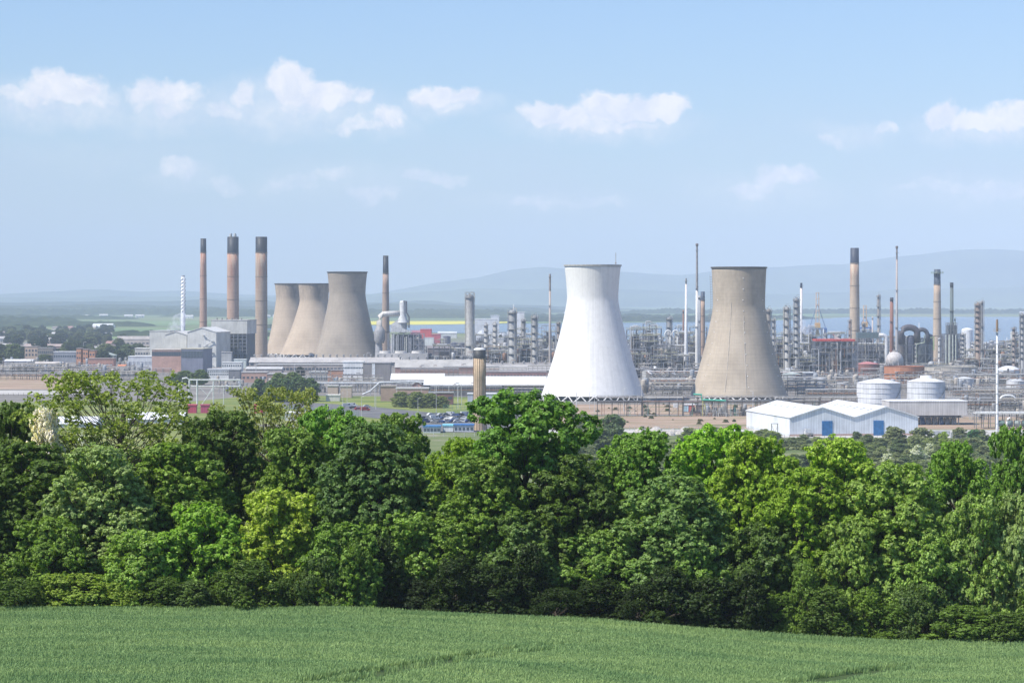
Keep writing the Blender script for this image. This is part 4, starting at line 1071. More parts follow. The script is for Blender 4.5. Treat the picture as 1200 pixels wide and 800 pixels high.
def skid(key, seed):
    rg = random.Random(seed); o = thing('equipment_skid', 'x', 'equipment skid'); w_, d, h = rg.uniform(7, 12), rg.uniform(4, 7), rg.uniform(2.6, 4.6)
    frame_mb(w_, d, h, 2, 1, 1, .13, True, rg).build('steel_frame', rg.choice([STL, LST, (.55, .55, .52)]), o)
    k_ = rg.randint(0, 3)
    if k_ != 1: MB().hcyl((-w_*.4, 0, 1.6), (w_*.4, 0, 1.6), 1.1, 12).build('drum', rg.choice(PCOL), o)
    if k_ != 2: MB().lathe(0, 0, vessel_prof(1.1, 1, h+2.2), 12).build('vessel', rg.choice(PCOL), o, smooth=True, loc=(w_*.28, d*.2, 0))
    if k_ >= 2: MB().box(-w_*.45, -w_*.05, -d*.4, d*.3, .1, 2.5).build('cabinet', rg.choice([(.7, .7, .68), (.5, .35, .28), (.25, .35, .5)]), o)
    for i in range(4):
        x = rg.uniform(-w_/2, w_/2); z = rg.uniform(1, h+1.5); x2 = x+rg.uniform(-5, 5)
        MB().tube([(x, -d/2-.3, .2), (x, -d/2-.3, z), (x2, -d/2-.3, z), (x2, -d/2+.4, .3)], rg.uniform(.1, .25), 6).build('pipe', rg.choice(PCOL+[(.74, .74, .73)]), o)
    PR[key] = (o, [False]); return o
def column_parts(o, r, h, col, rg, n=16, plats=5, pipe=True, cage=True):
    MB().lathe(0, 0, [(r*1.15, 0), (r*1.0, 3)]+vessel_prof(r, 3, h)[2:], n).build('shell', col, o, smooth=True)
    for i in range(plats):
        z = h*(.3+.68*i/max(1, plats-1)); a0 = rg.uniform(0, 3); mb = MB()
        mb.lathe(0, 0, [(r+.05, z), (r+1.2, z), (r+1.2, z+.12), (r+.05, z+.12)], n, cap1=False)
        mb.lathe(0, 0, [(r+1.15, z+1.0), (r+1.25, z+1.0), (r+1.25, z+1.15), (r+1.15, z+1.15)], n, cap1=False)
        for k_ in range(8): a = a0+k_*math.pi/4; mb.box((r+1.2)*math.cos(a)-.06, (r+1.2)*math.cos(a)+.06, (r+1.2)*math.sin(a)-.06, (r+1.2)*math.sin(a)+.06, z, z+1.1)
        mb.build('platform', (.34, .34, .33), o)
    if pipe:
        for sgn in ((-1, 1) if r > 1.4 else (1,)):
            a = rg.uniform(-.6, .3)-math.pi/2*0; rr = r+.55; x, y = sgn*rr*math.cos(a), -abs(rr*math.sin(a))-.3
            MB().tube([(x, y, 1), (x, y, h+r*.6), (x*.6, y*.6, h+r*1.1), (0, 0, h+r*.55)], .3, 7).build('overhead_pipe', rg.choice([SIL, LST, CRMM]), o)
    if cage:
        mb = MB(); 
        for z in np.linspace(2, h, int(h/1.2)): mb.box(-r-.75, -r-.1, -.35, .35, z, z+.1)
        mb.box(-r-.75, -r-.68, -.35, -.28, 1, h).box(-r-.75, -r-.68, .28, .35, 1, h).build('ladder', (.42, .42, .4), o)
    mb = MB().tube([(0, 0, h), (0, 0, h+r*.5+2.2), (1.8, 0, h+r*.5+2.4)], .12, 5); mb.build('davit', (.3, .3, .3), o)
def column(label, px, D, ytop, wpx, col=LST, plats=5, seed=1):
    o = thing('process_column', label, 'process column', (XY(px, D), D, 0)); column_parts(o, wpx*D/FPX/2, ZZ(ytop, D)-1, tuple(q*.7 for q in col), random.Random(seed), plats=plats); return o
def column_proto(key, seed, r, h, col, plats):
    o = thing('process_column', 'x', 'process column'); column_parts(o, r, h, col, random.Random(seed), plats=plats, n=14); PR[key] = (o, [False])
def tank_parts(o, r, h, col, roof='cone', roofc=None, n=40, rings=5, stair=True):
    MB().lathe(0, 0, [(r, 0), (r, h)], n, cap1=False).build('shell', col, o, m='cladding', smooth=True)
    rc = roofc or col
    if roof == 'cone': MB().lathe(0, 0, [(r+.1, h), (r*.5, h+r*.12), (.5, h+r*.2)], n).build('roof', rc, o, smooth=True)
    elif roof == 'dome': MB().lathe(0, 0, [(r+.05, h), (r*.92, h+r*.12), (r*.7, h+r*.25), (r*.35, h+r*.35), (.3, h+r*.38)], n).build('roof', rc, o, smooth=True)
    elif roof == 'cap': MB().lathe(0, 0, [(r+.1, h), (r*.45, h+r*.16), (r*.3, h+r*.18), (r*.3, h+r*.3), (.2, h+r*.32)], n).build('roof', rc, o, smooth=True)
    else: MB().lathe(0, 0, [(r-.1, h-1.2), (.2, h-1)], n).build('floating_roof', rc, o)
    for i in range(rings):
        z = h*(i+1)/(rings+.0)-.1
        MB().lathe(0, 0, [(r+.01, z-.12), (r+.16, z-.12), (r+.16, z+.05), (r+.01, z+.05)], n, cap1=False).build('stiffener', tuple(q*.75 for q in col), o)
    if stair:
        mb = MB()
        for i in range(int(h/.4)):
            a = -1.3+i*.4/r*1.1; z = i*.4; x, y = (r+.5)*math.cos(a), (r+.5)*math.sin(a); mb.box(x-.5, x+.5, y-.4, y+.4, z, z+.08); mb.box(x-.05, x+.05, y-.05, y+.05, z, z+1)
        mb.build('stair', tuple(q*.55 for q in col), o)
def tank(label, px0, px1, ytop, D, col, roof='cone', roofc=None, **kw):
    if D < 900: D = GD(D)
    r = (px1-px0)/2*D/FPX
    o = thing('storage_tank', label, 'storage tank', (XY((px0+px1)/2, D), D+r, 0)); tank_parts(o, r, ZZ(ytop, D), col, roof, roofc, **kw); return o
def stack(label, px, D, ytop, w0, w1, col, capcol=None, ycap=None, plats=1, flare=False, name='vent_stack'):
    k_ = D/FPX; h = ZZ(ytop, D); o = thing(name, label, 'vent stack', (XY(px, D), D, 0)); r0, r1 = w1*k_/2, w0*k_/2; zc = ZZ(ycap, D) if ycap else h
    rz_ = lambda z: r0+(r1-r0)*z/h
    MB().lathe(0, 0, [(rz_(0), 0), (rz_(zc*.5), zc*.5), (rz_(zc), zc)], 16).build('shaft', col, o, m='chimney', smooth=True)
    if ycap: MB().lathe(0, 0, [(rz_(zc)+.02, zc+.002), (r1+.02, h), (r1*.7, h)], 16).build('cap', capcol or DRK, o)
    for i in range(plats):
        z = h*(1-.03-.3*i); r = rz_(z)
        MB().lathe(0, 0, [(r+.02, z), (r+1.1, z), (r+1.1, z+.12), (r+.02, z+.12)], 12, cap1=False).build('platform', (.25, .25, .25), o)
    if flare: MB().lathe(0, 0, [(r1, h+.01), (r1*1.6, h+.8), (r1*1.7, h+2.2), (r1*1.2, h+2.6)], 12).build('flare_tip', (.2, .17, .16), o)
    return o

# ---- named pieces of the skyline
R5 = random.Random(5)
c550 = column('tall thick grey column with side pipes, standing alone right of the ducted chimney', 550.5, 2250, 346, 9.6, (.43, .42, .40), 2, 3)
mb = MB()
for i in range(8): a = i*math.pi/4; mb.tube([(4.2*math.cos(a), 4.2*math.sin(a), 0), (4.2*math.cos(a), 4.2*math.sin(a), 4.2)], .14, 4)
mb.lathe(0, 0, [(4.1, 4.1), (4.3, 4.1), (4.3, 4.35), (4.1, 4.35)], 16, cap1=False).lathe(0, 0, [(4.1, 2), (4.3, 2), (4.3, 2.2), (4.1, 2.2)], 16, cap1=False).build('crown_railing', (.25, .24, .24), c550, loc=(0, 0, ZZ(348, 2250)))
column('wide banded grey column crowned with pipework right of blue silo', 600.5, 2100, 364, 9, (.42, .42, .41), 6, 4)
column('narrower column just right of the wide banded column', 626.5, 2120, 370, 6.2, (.38, .38, .37), 6, 6)
column('short brown grey column at left flank of the white cooling tower', 654.5, 2200, 377, 4, (.33, .28, .25), 5, 7)
column('low column left of the wide banded column', 613.5, 2300, 374, 4, LST, 5, 17)
column('brownish column right behind the brown cooling tower, shorter', 900.5, 1960, 362, 5.6, (.38, .34, .30), 6, 8)
column('slim grey column with lamps beside the brown cooling tower', 906.5, 2050, 373, 3.4, (.40, .40, .40), 7, 9)
column('thick silver column with orange topped cage right of the brown tower', 922, 1900, 359.5, 6.4, (.50, .49, .47), 7, 10)
column('taller dark banded column beside the thick silver column', 933.5, 1950, 349, 5.6, (.36, .37, .38), 9, 11)
column('rusty lattice clad column right of the white domed tank', 1146, 2150, 355, 6, (.36, .27, .22), 9, 12)
column('grey twin column touching the rusty lattice column', 1150.5, 2160, 352, 3.4, (.33, .33, .34), 3, 13)
column('brown column with many platforms at the right edge, shorter', 1188, 2000, 383, 3.6, (.36, .30, .27), 7, 14)
column('tall grey column cut by the right edge', 1198, 1980, 367, 4.4, (.38, .38, .39), 8, 15)
column('column with bulging top behind the pair of steel rings', 784.5, 2350, 372, 5.6, (.34, .34, .34), 5, 16)
column('slim column with platforms right of the tall tan chimney', 1029.5, 2300, 345, 2.8, (.40, .36, .33), 6, 18)
column('pale column standing between white bent duct and tan chimney', 1012, 2250, 378, 3.4, LST, 6, 19)
column('thin column left of the tall tan chimney', 995.8, 2200, 374, 2.6, (.42, .3, .26), 6, 20)
stack('thin brown flare stack with wider upper part left of white tower', 644.5, 2150, 321, 2.2, 3.2, (.42, .37, .33), (.30, .25, .22), 341, 2)
stack('white tapered steel stack with small crown, left of the tallest stack', 804, 1980, 326, 1.8, 5, (.72, .71, .69), (.35, .34, .33), 333, 1)
stack('tallest slender stack, grey above and white below', 816.8, 2050, 289, 2, 4.6, (.66, .64, .60), (.30, .28, .27), 338, 3, True)
stack('grey twin stack leaning close behind the tallest slender stack', 819.5, 2080, 346, 3.2, 3.6, (.34, .35, .36), None, None, 2)
stack('thin dark brown stack left of the white tapered stack', 800.8, 2300, 363, 2, 2.4, (.24, .15, .12), None, None, 1)
stack('thin white stack with dark top right of the banded column', 939, 2100, 331.5, 2.6, 3, (.66, .64, .62), (.06, .08, .12), 337.5, 1)
stack('tallest thin grey stack at right, beside dark red stack', 1051, 2060, 292, 1.8, 4, (.42, .40, .38), (.25, .22, .21), 304, 3, True)
stack('dark red brown stack left of the tallest thin right stack', 1045, 2150, 348.5, 4, 4.6, (.25, .13, .10), (.12, .12, .13), 353, 2)
stack('dark green grey stack rising from the dark reactor block', 1115.3, 2200, 331, 4, 4.6, (.13, .16, .16), (.07, .08, .09), 337, 2)
stack('green dark lower stack with collar right of the dark stack', 1119, 2190, 372, 2, 3, (.2, .24, .23), None, None, 1)
stack('slim vent stack with platform near the red roofed structure', 1022.5, 2350, 371, 1.6, 2.2, (.5, .44, .40), None, None, 1)
for i, (px, yt) in enumerate(((602, 356.5), (965, 385), (1077, 378), (1180, 395))):
    stack('thin mast like vent, %s' % ('behind the blue silo', 'left of the red roofed structure', 'left of green topped chimney', 'near the right edge')[i], px, 2400, yt, .7, 1.2, (.55, .55, .55), plats=0)
# ground flare in front, white mast
D = GD(510); o = thing('flare_mast', 'tall white flare mast in the right foreground with brown tip', 'flare mast', (XY(1168.5, D), D, 0)); h = ZZ(388, D)
MB().lathe(0, 0, [(.75, 0), (.6, 4), (.40, h)], 16).build('mast', (.76, .76, .77), o, smooth=True)
MB().lathe(0, 0, [(.5, h+.01), (.55, h+3), (.42, h+5.2)], 12).build('flare_tip', (.30, .20, .13), o)
mb = MB().lathe(0, 0, [(.6, h-.2), (1.7, h-.15), (1.7, h), (.6, h)], 12, cap1=False)
for i in range(6): a = i*math.pi/3; mb.tube([(1.65*math.cos(a), 1.65*math.sin(a), h-.1), (1.65*math.cos(a), 1.65*math.sin(a), h+1)], .05, 4)
mb.lathe(0, 0, [(1.6, h+.95), (1.7, h+.95), (1.7, h+1.05), (1.6, h+1.05)], 12, cap1=False).build('platform', (.35, .3, .26), o)
for i in range(10): MB().lathe(0, 0, [(.6, 0), (.68, 0), (.68, .2), (.6, .2)], 14, cap1=False).build('ring', (.5, .5, .5), o, loc=(0, 0, 5+i*4.4))
# unit with the bent white duct
D = 2290; k = D/FPX; o = thing('ducted_unit', 'white ducts, hoppers and vessel on lattice steel right of the grey cooling towers', 'process unit', (XY(470, D), D, 0))
X = lambda p: (p-470)*k
MB().tube([(X(444.5), -2, ZZ(395, D)), (X(444.5), -2, ZZ(376, D)), (X(445.5), -2, ZZ(371, D)), (X(449), -2, ZZ(368, D)), (X(468), -2, ZZ(367, D))], 2.5, 14).build('duct', (.66, .63, .58), o, smooth=True)
MB().lathe(X(445), -2, [(3.6, ZZ(402, D)), (5, ZZ(398, D)), (5, ZZ(388, D)), (2.6, ZZ(382, D))], 14).build('hopper', (.34, .33, .33), o, smooth=True)
MB().lathe(X(444), 0, [(4, 0), (3, ZZ(402, D))], 12).build('support', (.4, .4, .42), o)
MB().lathe(0, 0, [(5.5, ZZ(378, D)), (4.2, ZZ(374, D)), (2.8, ZZ(368, D)), (2.8, ZZ(355, D)), (2.2, ZZ(352.5, D)), (.4, ZZ(352, D))], 16).build('vessel', (.62, .62, .61), o, smooth=True, loc=(X(472), -2, 0))
MB().tube([(X(473), -5, ZZ(353, D)), (X(476.5), -5, ZZ(353, D)), (X(476.5), -5, ZZ(366, D)), (X(479.5), -5, ZZ(371, D)), (X(479.5), -5, ZZ(384, D))], .75, 8).build('pipe', (.13, .13, .15), o)
mb = MB().add([(X(458), -7, ZZ(380, D)), (X(483), -7, ZZ(388, D)), (X(483), 7, ZZ(388, D)), (X(458), 7, ZZ(380, D)), (X(458), -7, ZZ(389, D)), (X(483), -7, ZZ(389, D)), (X(483), 7, ZZ(389, D)), (X(458), 7, ZZ(389, D))], [(0, 3, 2, 1), (4, 5, 6, 7), (0, 1, 5, 4), (1, 2, 6, 5), (2, 3, 7, 6), (3, 0, 4, 7)])
mb.build('sloping_hood', (.62, .62, .62), o)
mb = MB().prism([(X(459), ZZ(380, D)), (X(471), ZZ(380, D)), (X(474), ZZ(377, D)), (X(466), ZZ(374.5, D))], -5, 3); mb.build('upper_hood', (.58, .57, .55), o)
fr = frame_mb((497-455)*k, 12, ZZ(390, D)-.5, 7, 2, 6, .28, True, random.Random(4)); fr.build('steel_frame', (.36, .36, .38), o, loc=(X(476), 0, 0))
for j in range(5): MB().tube([(X(460+j*5), -6.8, 6), (X(460+j*5), -6.8, ZZ(392+j, D)), (X(462+j*5), -6.8, ZZ(391+j, D)), (X(462+j*5), -6.8, 12)], .5, 6).build('pipe', ((.66, .66, .66), (.5, .5, .5), (.2, .2, .23), (.6, .58, .5), (.4, .4, .42))[j], o)
for j in range(4): MB().hcyl((X(462+j*8), -3, 12+j*4), (X(467+j*8), -3, 12+j*4), 1.6, 12).build('drum', (SIL, LST, (.3, .31, .34), CRMM)[j], o)
MB().box(X(460), X(471), -6, 5, ZZ(389, D), ZZ(379, D)).build('clad_house', (.60, .59, .57), o, 'cladding')
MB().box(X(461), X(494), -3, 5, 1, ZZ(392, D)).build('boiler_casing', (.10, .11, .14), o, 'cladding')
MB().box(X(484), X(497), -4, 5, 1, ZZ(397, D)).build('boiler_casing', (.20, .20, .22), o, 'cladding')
MB().lathe(0, 0, [(3.2, ZZ(390, D)), (4.6, ZZ(378, D))], 14).build('vessel_skirt', (.4, .4, .4), o, loc=(X(472), -2, 0))
D2 = 2225; k2 = D2/FPX; o = thing('fan_bank', 'low pale plinth carrying three round fan drums before the ducted unit', 'fan bank', (XY(471, D2), D2, 0))
MB().box((442-471)*k2, (501-471)*k2, 0, 14, 0, ZZ(414, D2)).build('plinth', (.48, .46, .44), o, 'cladding')
for c_ in (451, 469.5, 489): MB().lathe((c_-471)*k2, 7, [(5.4, ZZ(414, D2)+.01), (5.0, ZZ(411.3, D2)), (4.6, ZZ(411.3, D2)), (4.6, ZZ(412.5, D2))], 24).build('fan_drum', (.62, .59, .55), o)
# white structures in the distance behind
B('white factory block with stepped roof far behind the blue silo', 556, 583, 374, 3500, 40, (.66, .67, .68), (.76, .76, .76))
B('higher white factory block behind the stepped one', 575, 585, 370, 3560, 30, (.70, .71, .71), (.76, .76, .76))
B('white boxy head house above the blue silo', 599, 614.5, 366, 3150, 20, (.76, .76, .75), (.74, .74, .74))
tank('dark blue silo below the white head house', 594.5, 604.5, 373, 3100, (.06, .10, .22), 'cone', (.1, .14, .28), rings=3, stair=False)
B('bright red warehouse in the distance right of ducted unit', 492.5, 505.5, 386, 3650, 30, (.62, .07, .06), (.60, .10, .10))
B('dull red low shed left of the bright red warehouse', 481, 492, 387, 3700, 30, (.42, .12, .14), (.36, .14, .16), 'long')
B('lower red shed right of the bright red warehouse', 505.5, 516, 392, 3400, 30, (.5, .1, .12), (.55, .16, .16))
B('pale long roofed shed beyond the red warehouses', 513, 535, 388.5, 3900, 30, (.6, .6, .58), (.66, .67, .66), 'long')
B('white sided store below the red warehouse', 497, 508, 396, 3300, 20, (.68, .70, .64), (.6, .62, .6))
for i, (a, c_, yt, DD) in enumerate(((519, 528, 394, 3000), (527, 537, 402, 2700), (538, 545, 402, 2700))): tank(('dark low tank left of thick lone column, %s' % ('farthest', 'left of the near pair', 'right of the near pair')[i]), a, c_, yt, DD, (.16, .16, .19), 'cone', rings=2, stair=False)
B('dark brown tank shed right of the fan drums', 501, 528, 405.5, 2500, 24, (.17, .14, .14), (.24, .21, .2), 'long', rise=2)
B('pale clad block beside the wide banded column', 574, 590, 397, 2600, 20, (.52, .51, .49), (.6, .6, .58))
for i, (px, py, r_) in enumerate(((566, 394, 7.5), (589, 395, 5.5), (600, 392, 6.5))):
    D = 2750; k_ = D/FPX; o = thing('gas_sphere', 'silver gas sphere, %s left of the wide banded column' % ('leftmost of three', 'middle of three', 'rightmost of three')[i], 'gas sphere', (XY(px, D), D, 0)); r = r_*k_; zc = ZZ(py, D)
    MB().lathe(0, 0, [(max(.05, r*math.sin(math.pi*j/14)), zc-r*math.cos(math.pi*j/14)) for j in range(15)], 24).build('shell', (.5, .52, .56), o, smooth=True)
    for j in range(8): a = j*math.pi/4; MB().tube([(r*.95*math.cos(a), r*.95*math.sin(a), 0), (r*.95*math.cos(a), r*.95*math.sin(a), zc)], .35, 6).build('leg', (.5, .5, .5), o)
D = GD(442)+0; D = 2010; k_ = D/FPX; r = 10.2*k_; zc = ZZ(422, D)
o = thing('gas_sphere', 'pale pink grey gas sphere behind the rust orange tank', 'gas sphere', (XY(1048.3, D), D, 0))
MB().lathe(0, 0, [(max(.05, r*math.sin(math.pi*j/18)), zc-r*math.cos(math.pi*j/18)) for j in range(19)], 32).build('shell', (.56, .52, .49), o, smooth=True)
for j in range(10): a = j*math.pi/5; MB().tube([(r*.97*math.cos(a), r*.97*math.sin(a), 0), (r*.97*math.cos(a), r*.97*math.sin(a), zc)], .4, 6).build('leg', (.5, .48, .46), o)
MB().lathe(0, 0, [(1.6, zc+r*.98), (1.6, zc+r*.98+1.2)], 10).build('top_hatch', (.45, .42, .4), o)
tank('rust orange tank with red rim behind the white tanks', 1039.5, 1087, 429.5, 449, (.46, .20, .11), 'float', (.36, .16, .12), rings=2)
MB().lathe(0, 0, [(1, 0), (1.02, .3)], 8).v
tank('dark red roofed tank left of the pale pink sphere', 1005, 1032, 426.5, 440, (.27, .12, .10), 'cone', (.55, .22, .20), rings=2)
tank('white storage tank with ring bands, left of the pair', 1007.5, 1059, 449, 478, (.70, .70, .71), 'cone', (.76, .75, .74), rings=5)
tank('white storage tank with capped roof, right of the pair', 1066.5, 1111, 447.5, 474, (.68, .69, .70), 'cap', (.76, .76, .76), rings=4)
tank('low wide tank with pale green rim behind white tanks', 1082, 1152, 430, 444, (.46, .42, .36), 'float', (.3, .34, .33), rings=1)
tank('white domed tank near the right edge', 1172, 1197, 433.5, 446, (.60, .61, .62), 'dome', (.78, .78, .78), rings=2)
tank('far white domed tank left of the rusty lattice column', 1128, 1141.5, 386.5, 2900, (.78, .78, .77), 'dome', (.78, .78, .77), rings=0, stair=False)
tank('pale cream tank behind the rusty lattice column at right', 1185, 1194, 389, 3200, (.60, .60, .55), 'cone', rings=0, stair=False)
tank('small white tank lying right of rusty lattice column', 1181, 1192, 400.5, 2700, (.72, .73, .73), 'cone', rings=1, stair=False)
tank('low grey tank right of the brown cooling tower, nearer', 918, 941, 438.5, 452, (.36, .37, .36), 'cone', (.45, .50, .46), rings=2, stair=False)
B('small dark store on the rack level right of low grey tank', 943, 957, 437.5, 452, 12, (.15, .16, .2), (.4, .42, .44))
B('long white flat roof behind rusty column at far right', 1152, 1186, 402, 2800, 30, (.6, .6, .62), (.76, .77, .78))
B('second white flat roof, lower, at far right', 1158, 1185, 408.5, 2650, 20, (.5, .5, .52), (.7, .71, .72))
# pair of rings (big expansion loops) between the towers
D = 2150; o = thing('expansion_loops', 'pair of big round white pipe loops between the two large cooling towers', 'pipe loops', (XY(787, D), D, 0)); k_ = D/FPX
for dx in (-4, 4.5):
    pts = [(dx*k_+4.0*k_*math.cos(a), 0, ZZ(391.5, D)+4.4*k_*math.sin(a)) for a in np.linspace(-2.0, math.pi+2.0-math.pi+1.2+2.0, 22)]
    pts = [(dx*k_+3.7*k_*math.cos(a), 0, ZZ(391.5, D)+4.3*k_*math.sin(a)) for a in np.linspace(math.pi*1.3, -math.pi*.3, 20)]
    pts = [(pts[0][0], 0, 4)]+pts+[(pts[-1][0], 0, 4)]
    MB().tube(pts, .62, 8).build('loop_pipe', (.68, .68, .66), o, smooth=True)
# dark looping ducts and reactors near the right chimney
D = 2120; k_ = D/FPX; o = thing('dark_reactor_block', 'dark rounded ducts arching over black reactors left of green topped chimney', 'process unit', (XY(1072, D), D, 0)); X = lambda p: (p-1072)*k_
for (a, c_, yt, r, col) in ((1056, 1075, 383.5, 2.6, (.10, .09, .10)), (1074, 1087, 386, 1.8, (.09, .09, .11))):
    cx = (a+c_)/2; hw = (c_-a)/2
    pts = [(X(a), 0, ZZ(402, D))]+[(X(cx+hw*math.cos(t_)), 0, ZZ(yt+7, D)+7*k_*math.sin(t_)) for t_ in np.linspace(math.pi, 0, 12)]+[(X(c_), 0, ZZ(400, D))]
    MB().tube(pts, r, 12).build('duct', col, o, smooth=True)
for (cx, wp, yt, col) in ((1057, 9, 394, (.20, .17, .16)), (1068, 9, 395, (.07, .08, .12)), (1081.5, 12, 399, (.07, .09, .11)), (1090, 7, 393, (.06, .09, .13))):
    MB().lathe(0, 0, vessel_prof(wp*k_/2, 1.5, ZZ(yt, D)), 18).build('reactor', col, o, smooth=True, loc=(X(cx), 2, 0))
frame_mb(38*k_, 10, ZZ(404, D), 5, 1, 3, .3, True, R5).build('steel_frame', (.16, .17, .18), o)
for pts, col in (([(1073, 418), (1073, 403), (1082, 401), (1082, 392)], (.42, .48, .36)), ([(1089, 396), (1093, 394), (1093, 410)], (.35, .45, .2))):
    MB().tube([(X(a), -5.6, ZZ(c_, D)) for a, c_ in pts], .5, 7).build('pipe', col, o)
D = 2140; o = thing('bent_duct', 'white duct bending down left of the dark red stack', 'duct', (XY(1036, D), D, 0))
MB().tube([((p-1036)*D/FPX, 0, ZZ(q, D)) for p, q in ((1030, 392.5), (1035.5, 392.5), (1037.8, 394), (1039, 397), (1039, 413))]+[((1039-1036)*D/FPX, 0, .5)], 1.6, 12).build('pipe', (.74, .74, .74), o, smooth=True)
D = 2150; o = thing('deck_block', 'dark green grey deck slab spanning right of the tall tan chimney', 'process unit', (XY(1018, D), D, 0)); k_ = D/FPX
MB().box(-13*k_, 12*k_, 0, 10, ZZ(396, D), ZZ(389.5, D)).build('deck_box', (.13, .18, .19), o); frame_mb(25*k_, 10, ZZ(396, D)-.05, 4, 1, 4, .25, True, R5).build('steel_frame', (.22, .22, .24), o, loc=(-.5*k_, 5, 0))
D = 2150; k_ = D/FPX; o = thing('dark_frame_unit', 'dark steel framed block with pale pipes under the dark green stack', 'process unit', (XY(1115, D), D, 0))
MB().box(-5*k_, 8*k_, 2, 12, 1, ZZ(391, D)).build('core', (.10, .13, .22), o)
MB().box(-3*k_, 6*k_, 0, 12, ZZ(390.8, D), ZZ(381, D)).build('upper_box', (.10, .12, .14), o)
frame_mb(20*k_, 12, ZZ(391, D), 4, 2, 5, .3, True, R5).build('steel_frame', (.20, .20, .22), o)
frame_mb(11*k_, 8, ZZ(378, D)-ZZ(391, D), 3, 1, 3, .25, True, R5).build('steel_frame', (.24, .24, .24), o, loc=(0, 0, ZZ(391, D)))
for xx in (-8, -3.5, 0): MB().tube([(xx*k_, -6.6, 3), (xx*k_, -6.6, ZZ(392, D)), ((xx+3.6)*k_, -6.6, ZZ(392, D)), ((xx+3.6)*k_, -6.6, 5)], .5, 7).build('pipe', (.56, .60, .52), o)
# red topped open structure
D = 1900; k_ = D/FPX; o = thing('red_topped_structure', 'dense open steel structure with bright red roof beams', 'process structure', (XY(978, D), D, 0)); zt = ZZ(399.5, D)
frame_mb(50*k_, 20, zt, 8, 3, 6, .3, True, R5).build('steel_frame', (.20, .21, .24), o)
for x0, x1 in ((-24, -9), (-7, 4), (5, 22)): MB().box(x0*k_, x1*k_, -10.5, 10, zt+.02, zt+1.5).build('roof_beam', (.60, .10, .09), o)
MB().add([(6*k_, -8, zt+1.5), (-2*k_, -8, zt+5), (-2*k_, 6, zt+5), (6*k_, 6, zt+1.5), (6*k_, -8, zt+1.45), (-2*k_, -8, zt+1.45)], [(0, 3, 2, 1), (0, 1, 5, 4)]).build('canopy', (.62, .60, .55), o)
for j, z in enumerate(np.linspace(0, zt, 7)[1:-1]): MB().box(-24*k_, 24*k_, -9.5, 9.5, z+.01, z+.2).build('deck', (.27, .27, .29), o); rail_mb(49*k_, 20, z+.2).build('railing', (.45, .45, .45), o)
for j in range(11):
    r = R5.uniform(1.2, 2.2); z0 = R5.choice([1.5, zt*.34, zt*.5]); MB().lathe(0, 0, vessel_prof(r, z0, z0+R5.uniform(5, 12)), 14).build('vessel', R5.choice([DRK, (.12, .14, .2), LST, CRMM, SIL]), o, smooth=True, loc=(R5.uniform(-22, 22)*k_, R5.uniform(-9, 4), 0))
for c_ in (-14, 2, 14): MB().hcyl(((c_-6)*k_, -8, 4), ((c_+5)*k_, -8, 4), 2.2, 14).build('drum', (.58, .58, .58), o)
for j in range(16): x = R5.uniform(-24, 24)*k_; x2 = x+R5.uniform(-9, 9); z1 = R5.uniform(8, zt); MB().tube([(x, -10.8, 1), (x, -10.8, z1), (x2, -10.8, z1), (x2, -10.3, z1-6)], R5.uniform(.2, .45), 6).build('pipe', R5.choice(PCOL), o)
# cranes on the far quay
def crane(label, px, ytop, yb, wp):
    D = 3500; k_ = D/FPX; o = thing('container_crane', label, 'crane', (XY(px, D), D, 0)); h = ZZ(yb-13, D); w_ = wp*k_/2
    for sx_ in (-1, 1):
        for y in (-7, 7): MB().box(sx_*w_-.9, sx_*w_+.9, y-.9, y+.9, 0, h).build('leg', (.06, .16, .42), o)
    MB().box(-w_-1, w_+1, -8, 8, h, h+2.2).build('portal_beam', (.07, .17, .42), o)
    ha = ZZ(ytop+13, D)
    mb = MB()
    for sx_ in (-1, 1): mb.tube([(sx_*w_, 0, h+2), (0, 0, ha)], .5, 6)
    mb.build('a_frame', (.12, .18, .32), o)
    MB().box(-3.4, 3.4, -5, 5, h+2.3, h+9).build('machinery_house', (.75, .42, .12), o)
    MB().prism([(-3.5, h-9), (3.5, h-9), (1.5, h), (-1.5, h)], -2, 2).build('trolley_cab', (.72, .40, .10), o)
    mb = MB(); zt = ZZ(ytop, D)
    for y in (-2.3, 2.3): 
        for x in (-2.2, 2.2): mb.tube([(x, y, h+9), (x*.8, y, zt)], .35, 5)
    for j in range(6): z = h+9+(zt-h-9)*j/5; mb.box(-2.4, 2.4, -2.5, 2.5, z-.4, z+.4)
    mb.build('raised_boom', (.78, .55, .36), o)
    return o
crane('blue and yellow container crane with raised boom, in front of the firth', 958, 343, 399, 19)
crane('second crane with yellow house half hidden by the tall tan chimney', 1013.5, 358, 398, 14)
# ------------------------------------------------------------------ repeated refinery equipment
for i, (s_, w_, d, h, lv) in enumerate(((1, 24, 14, 22, 4), (2, 18, 12, 28, 5), (3, 30, 14, 16, 3), (4, 20, 16, 24, 4), (5, 34, 12, 13, 3), (6, 16, 10, 32, 6))): process_structure('ps%d' % i, 100+s_, w_, d, h, lv)
for i in range(5): pipe_rack('pr%d' % i, 200+i, L=(54, 60, 48, 72, 54)[i], w_=(7, 8, 6, 9, 10)[i])
for i in range(6): skid('sk%d' % i, 300+i)
for i, (r, h, c_, p) in enumerate(((1.6, 30, LST, 5), (2.2, 24, SIL, 4), (1.1, 26, (.36, .33, .3), 6), (1.9, 36, (.42, .41, .39), 6))): column_proto('co%d' % i, 400+i, r, h, c_, p)
for i, (r, h, c_, rf) in enumerate(((9, 11, (.62, .62, .62), 'cone'), (7, 9, (.40, .39, .37), 'cone'), (11, 9, (.50, .46, .40), 'float'))):
    o = thing('storage_tank', 'x', 'storage tank'); tank_parts(o, r, h, c_, rf, rings=3, n=28); PR['tk%d' % i] = (o, [False])
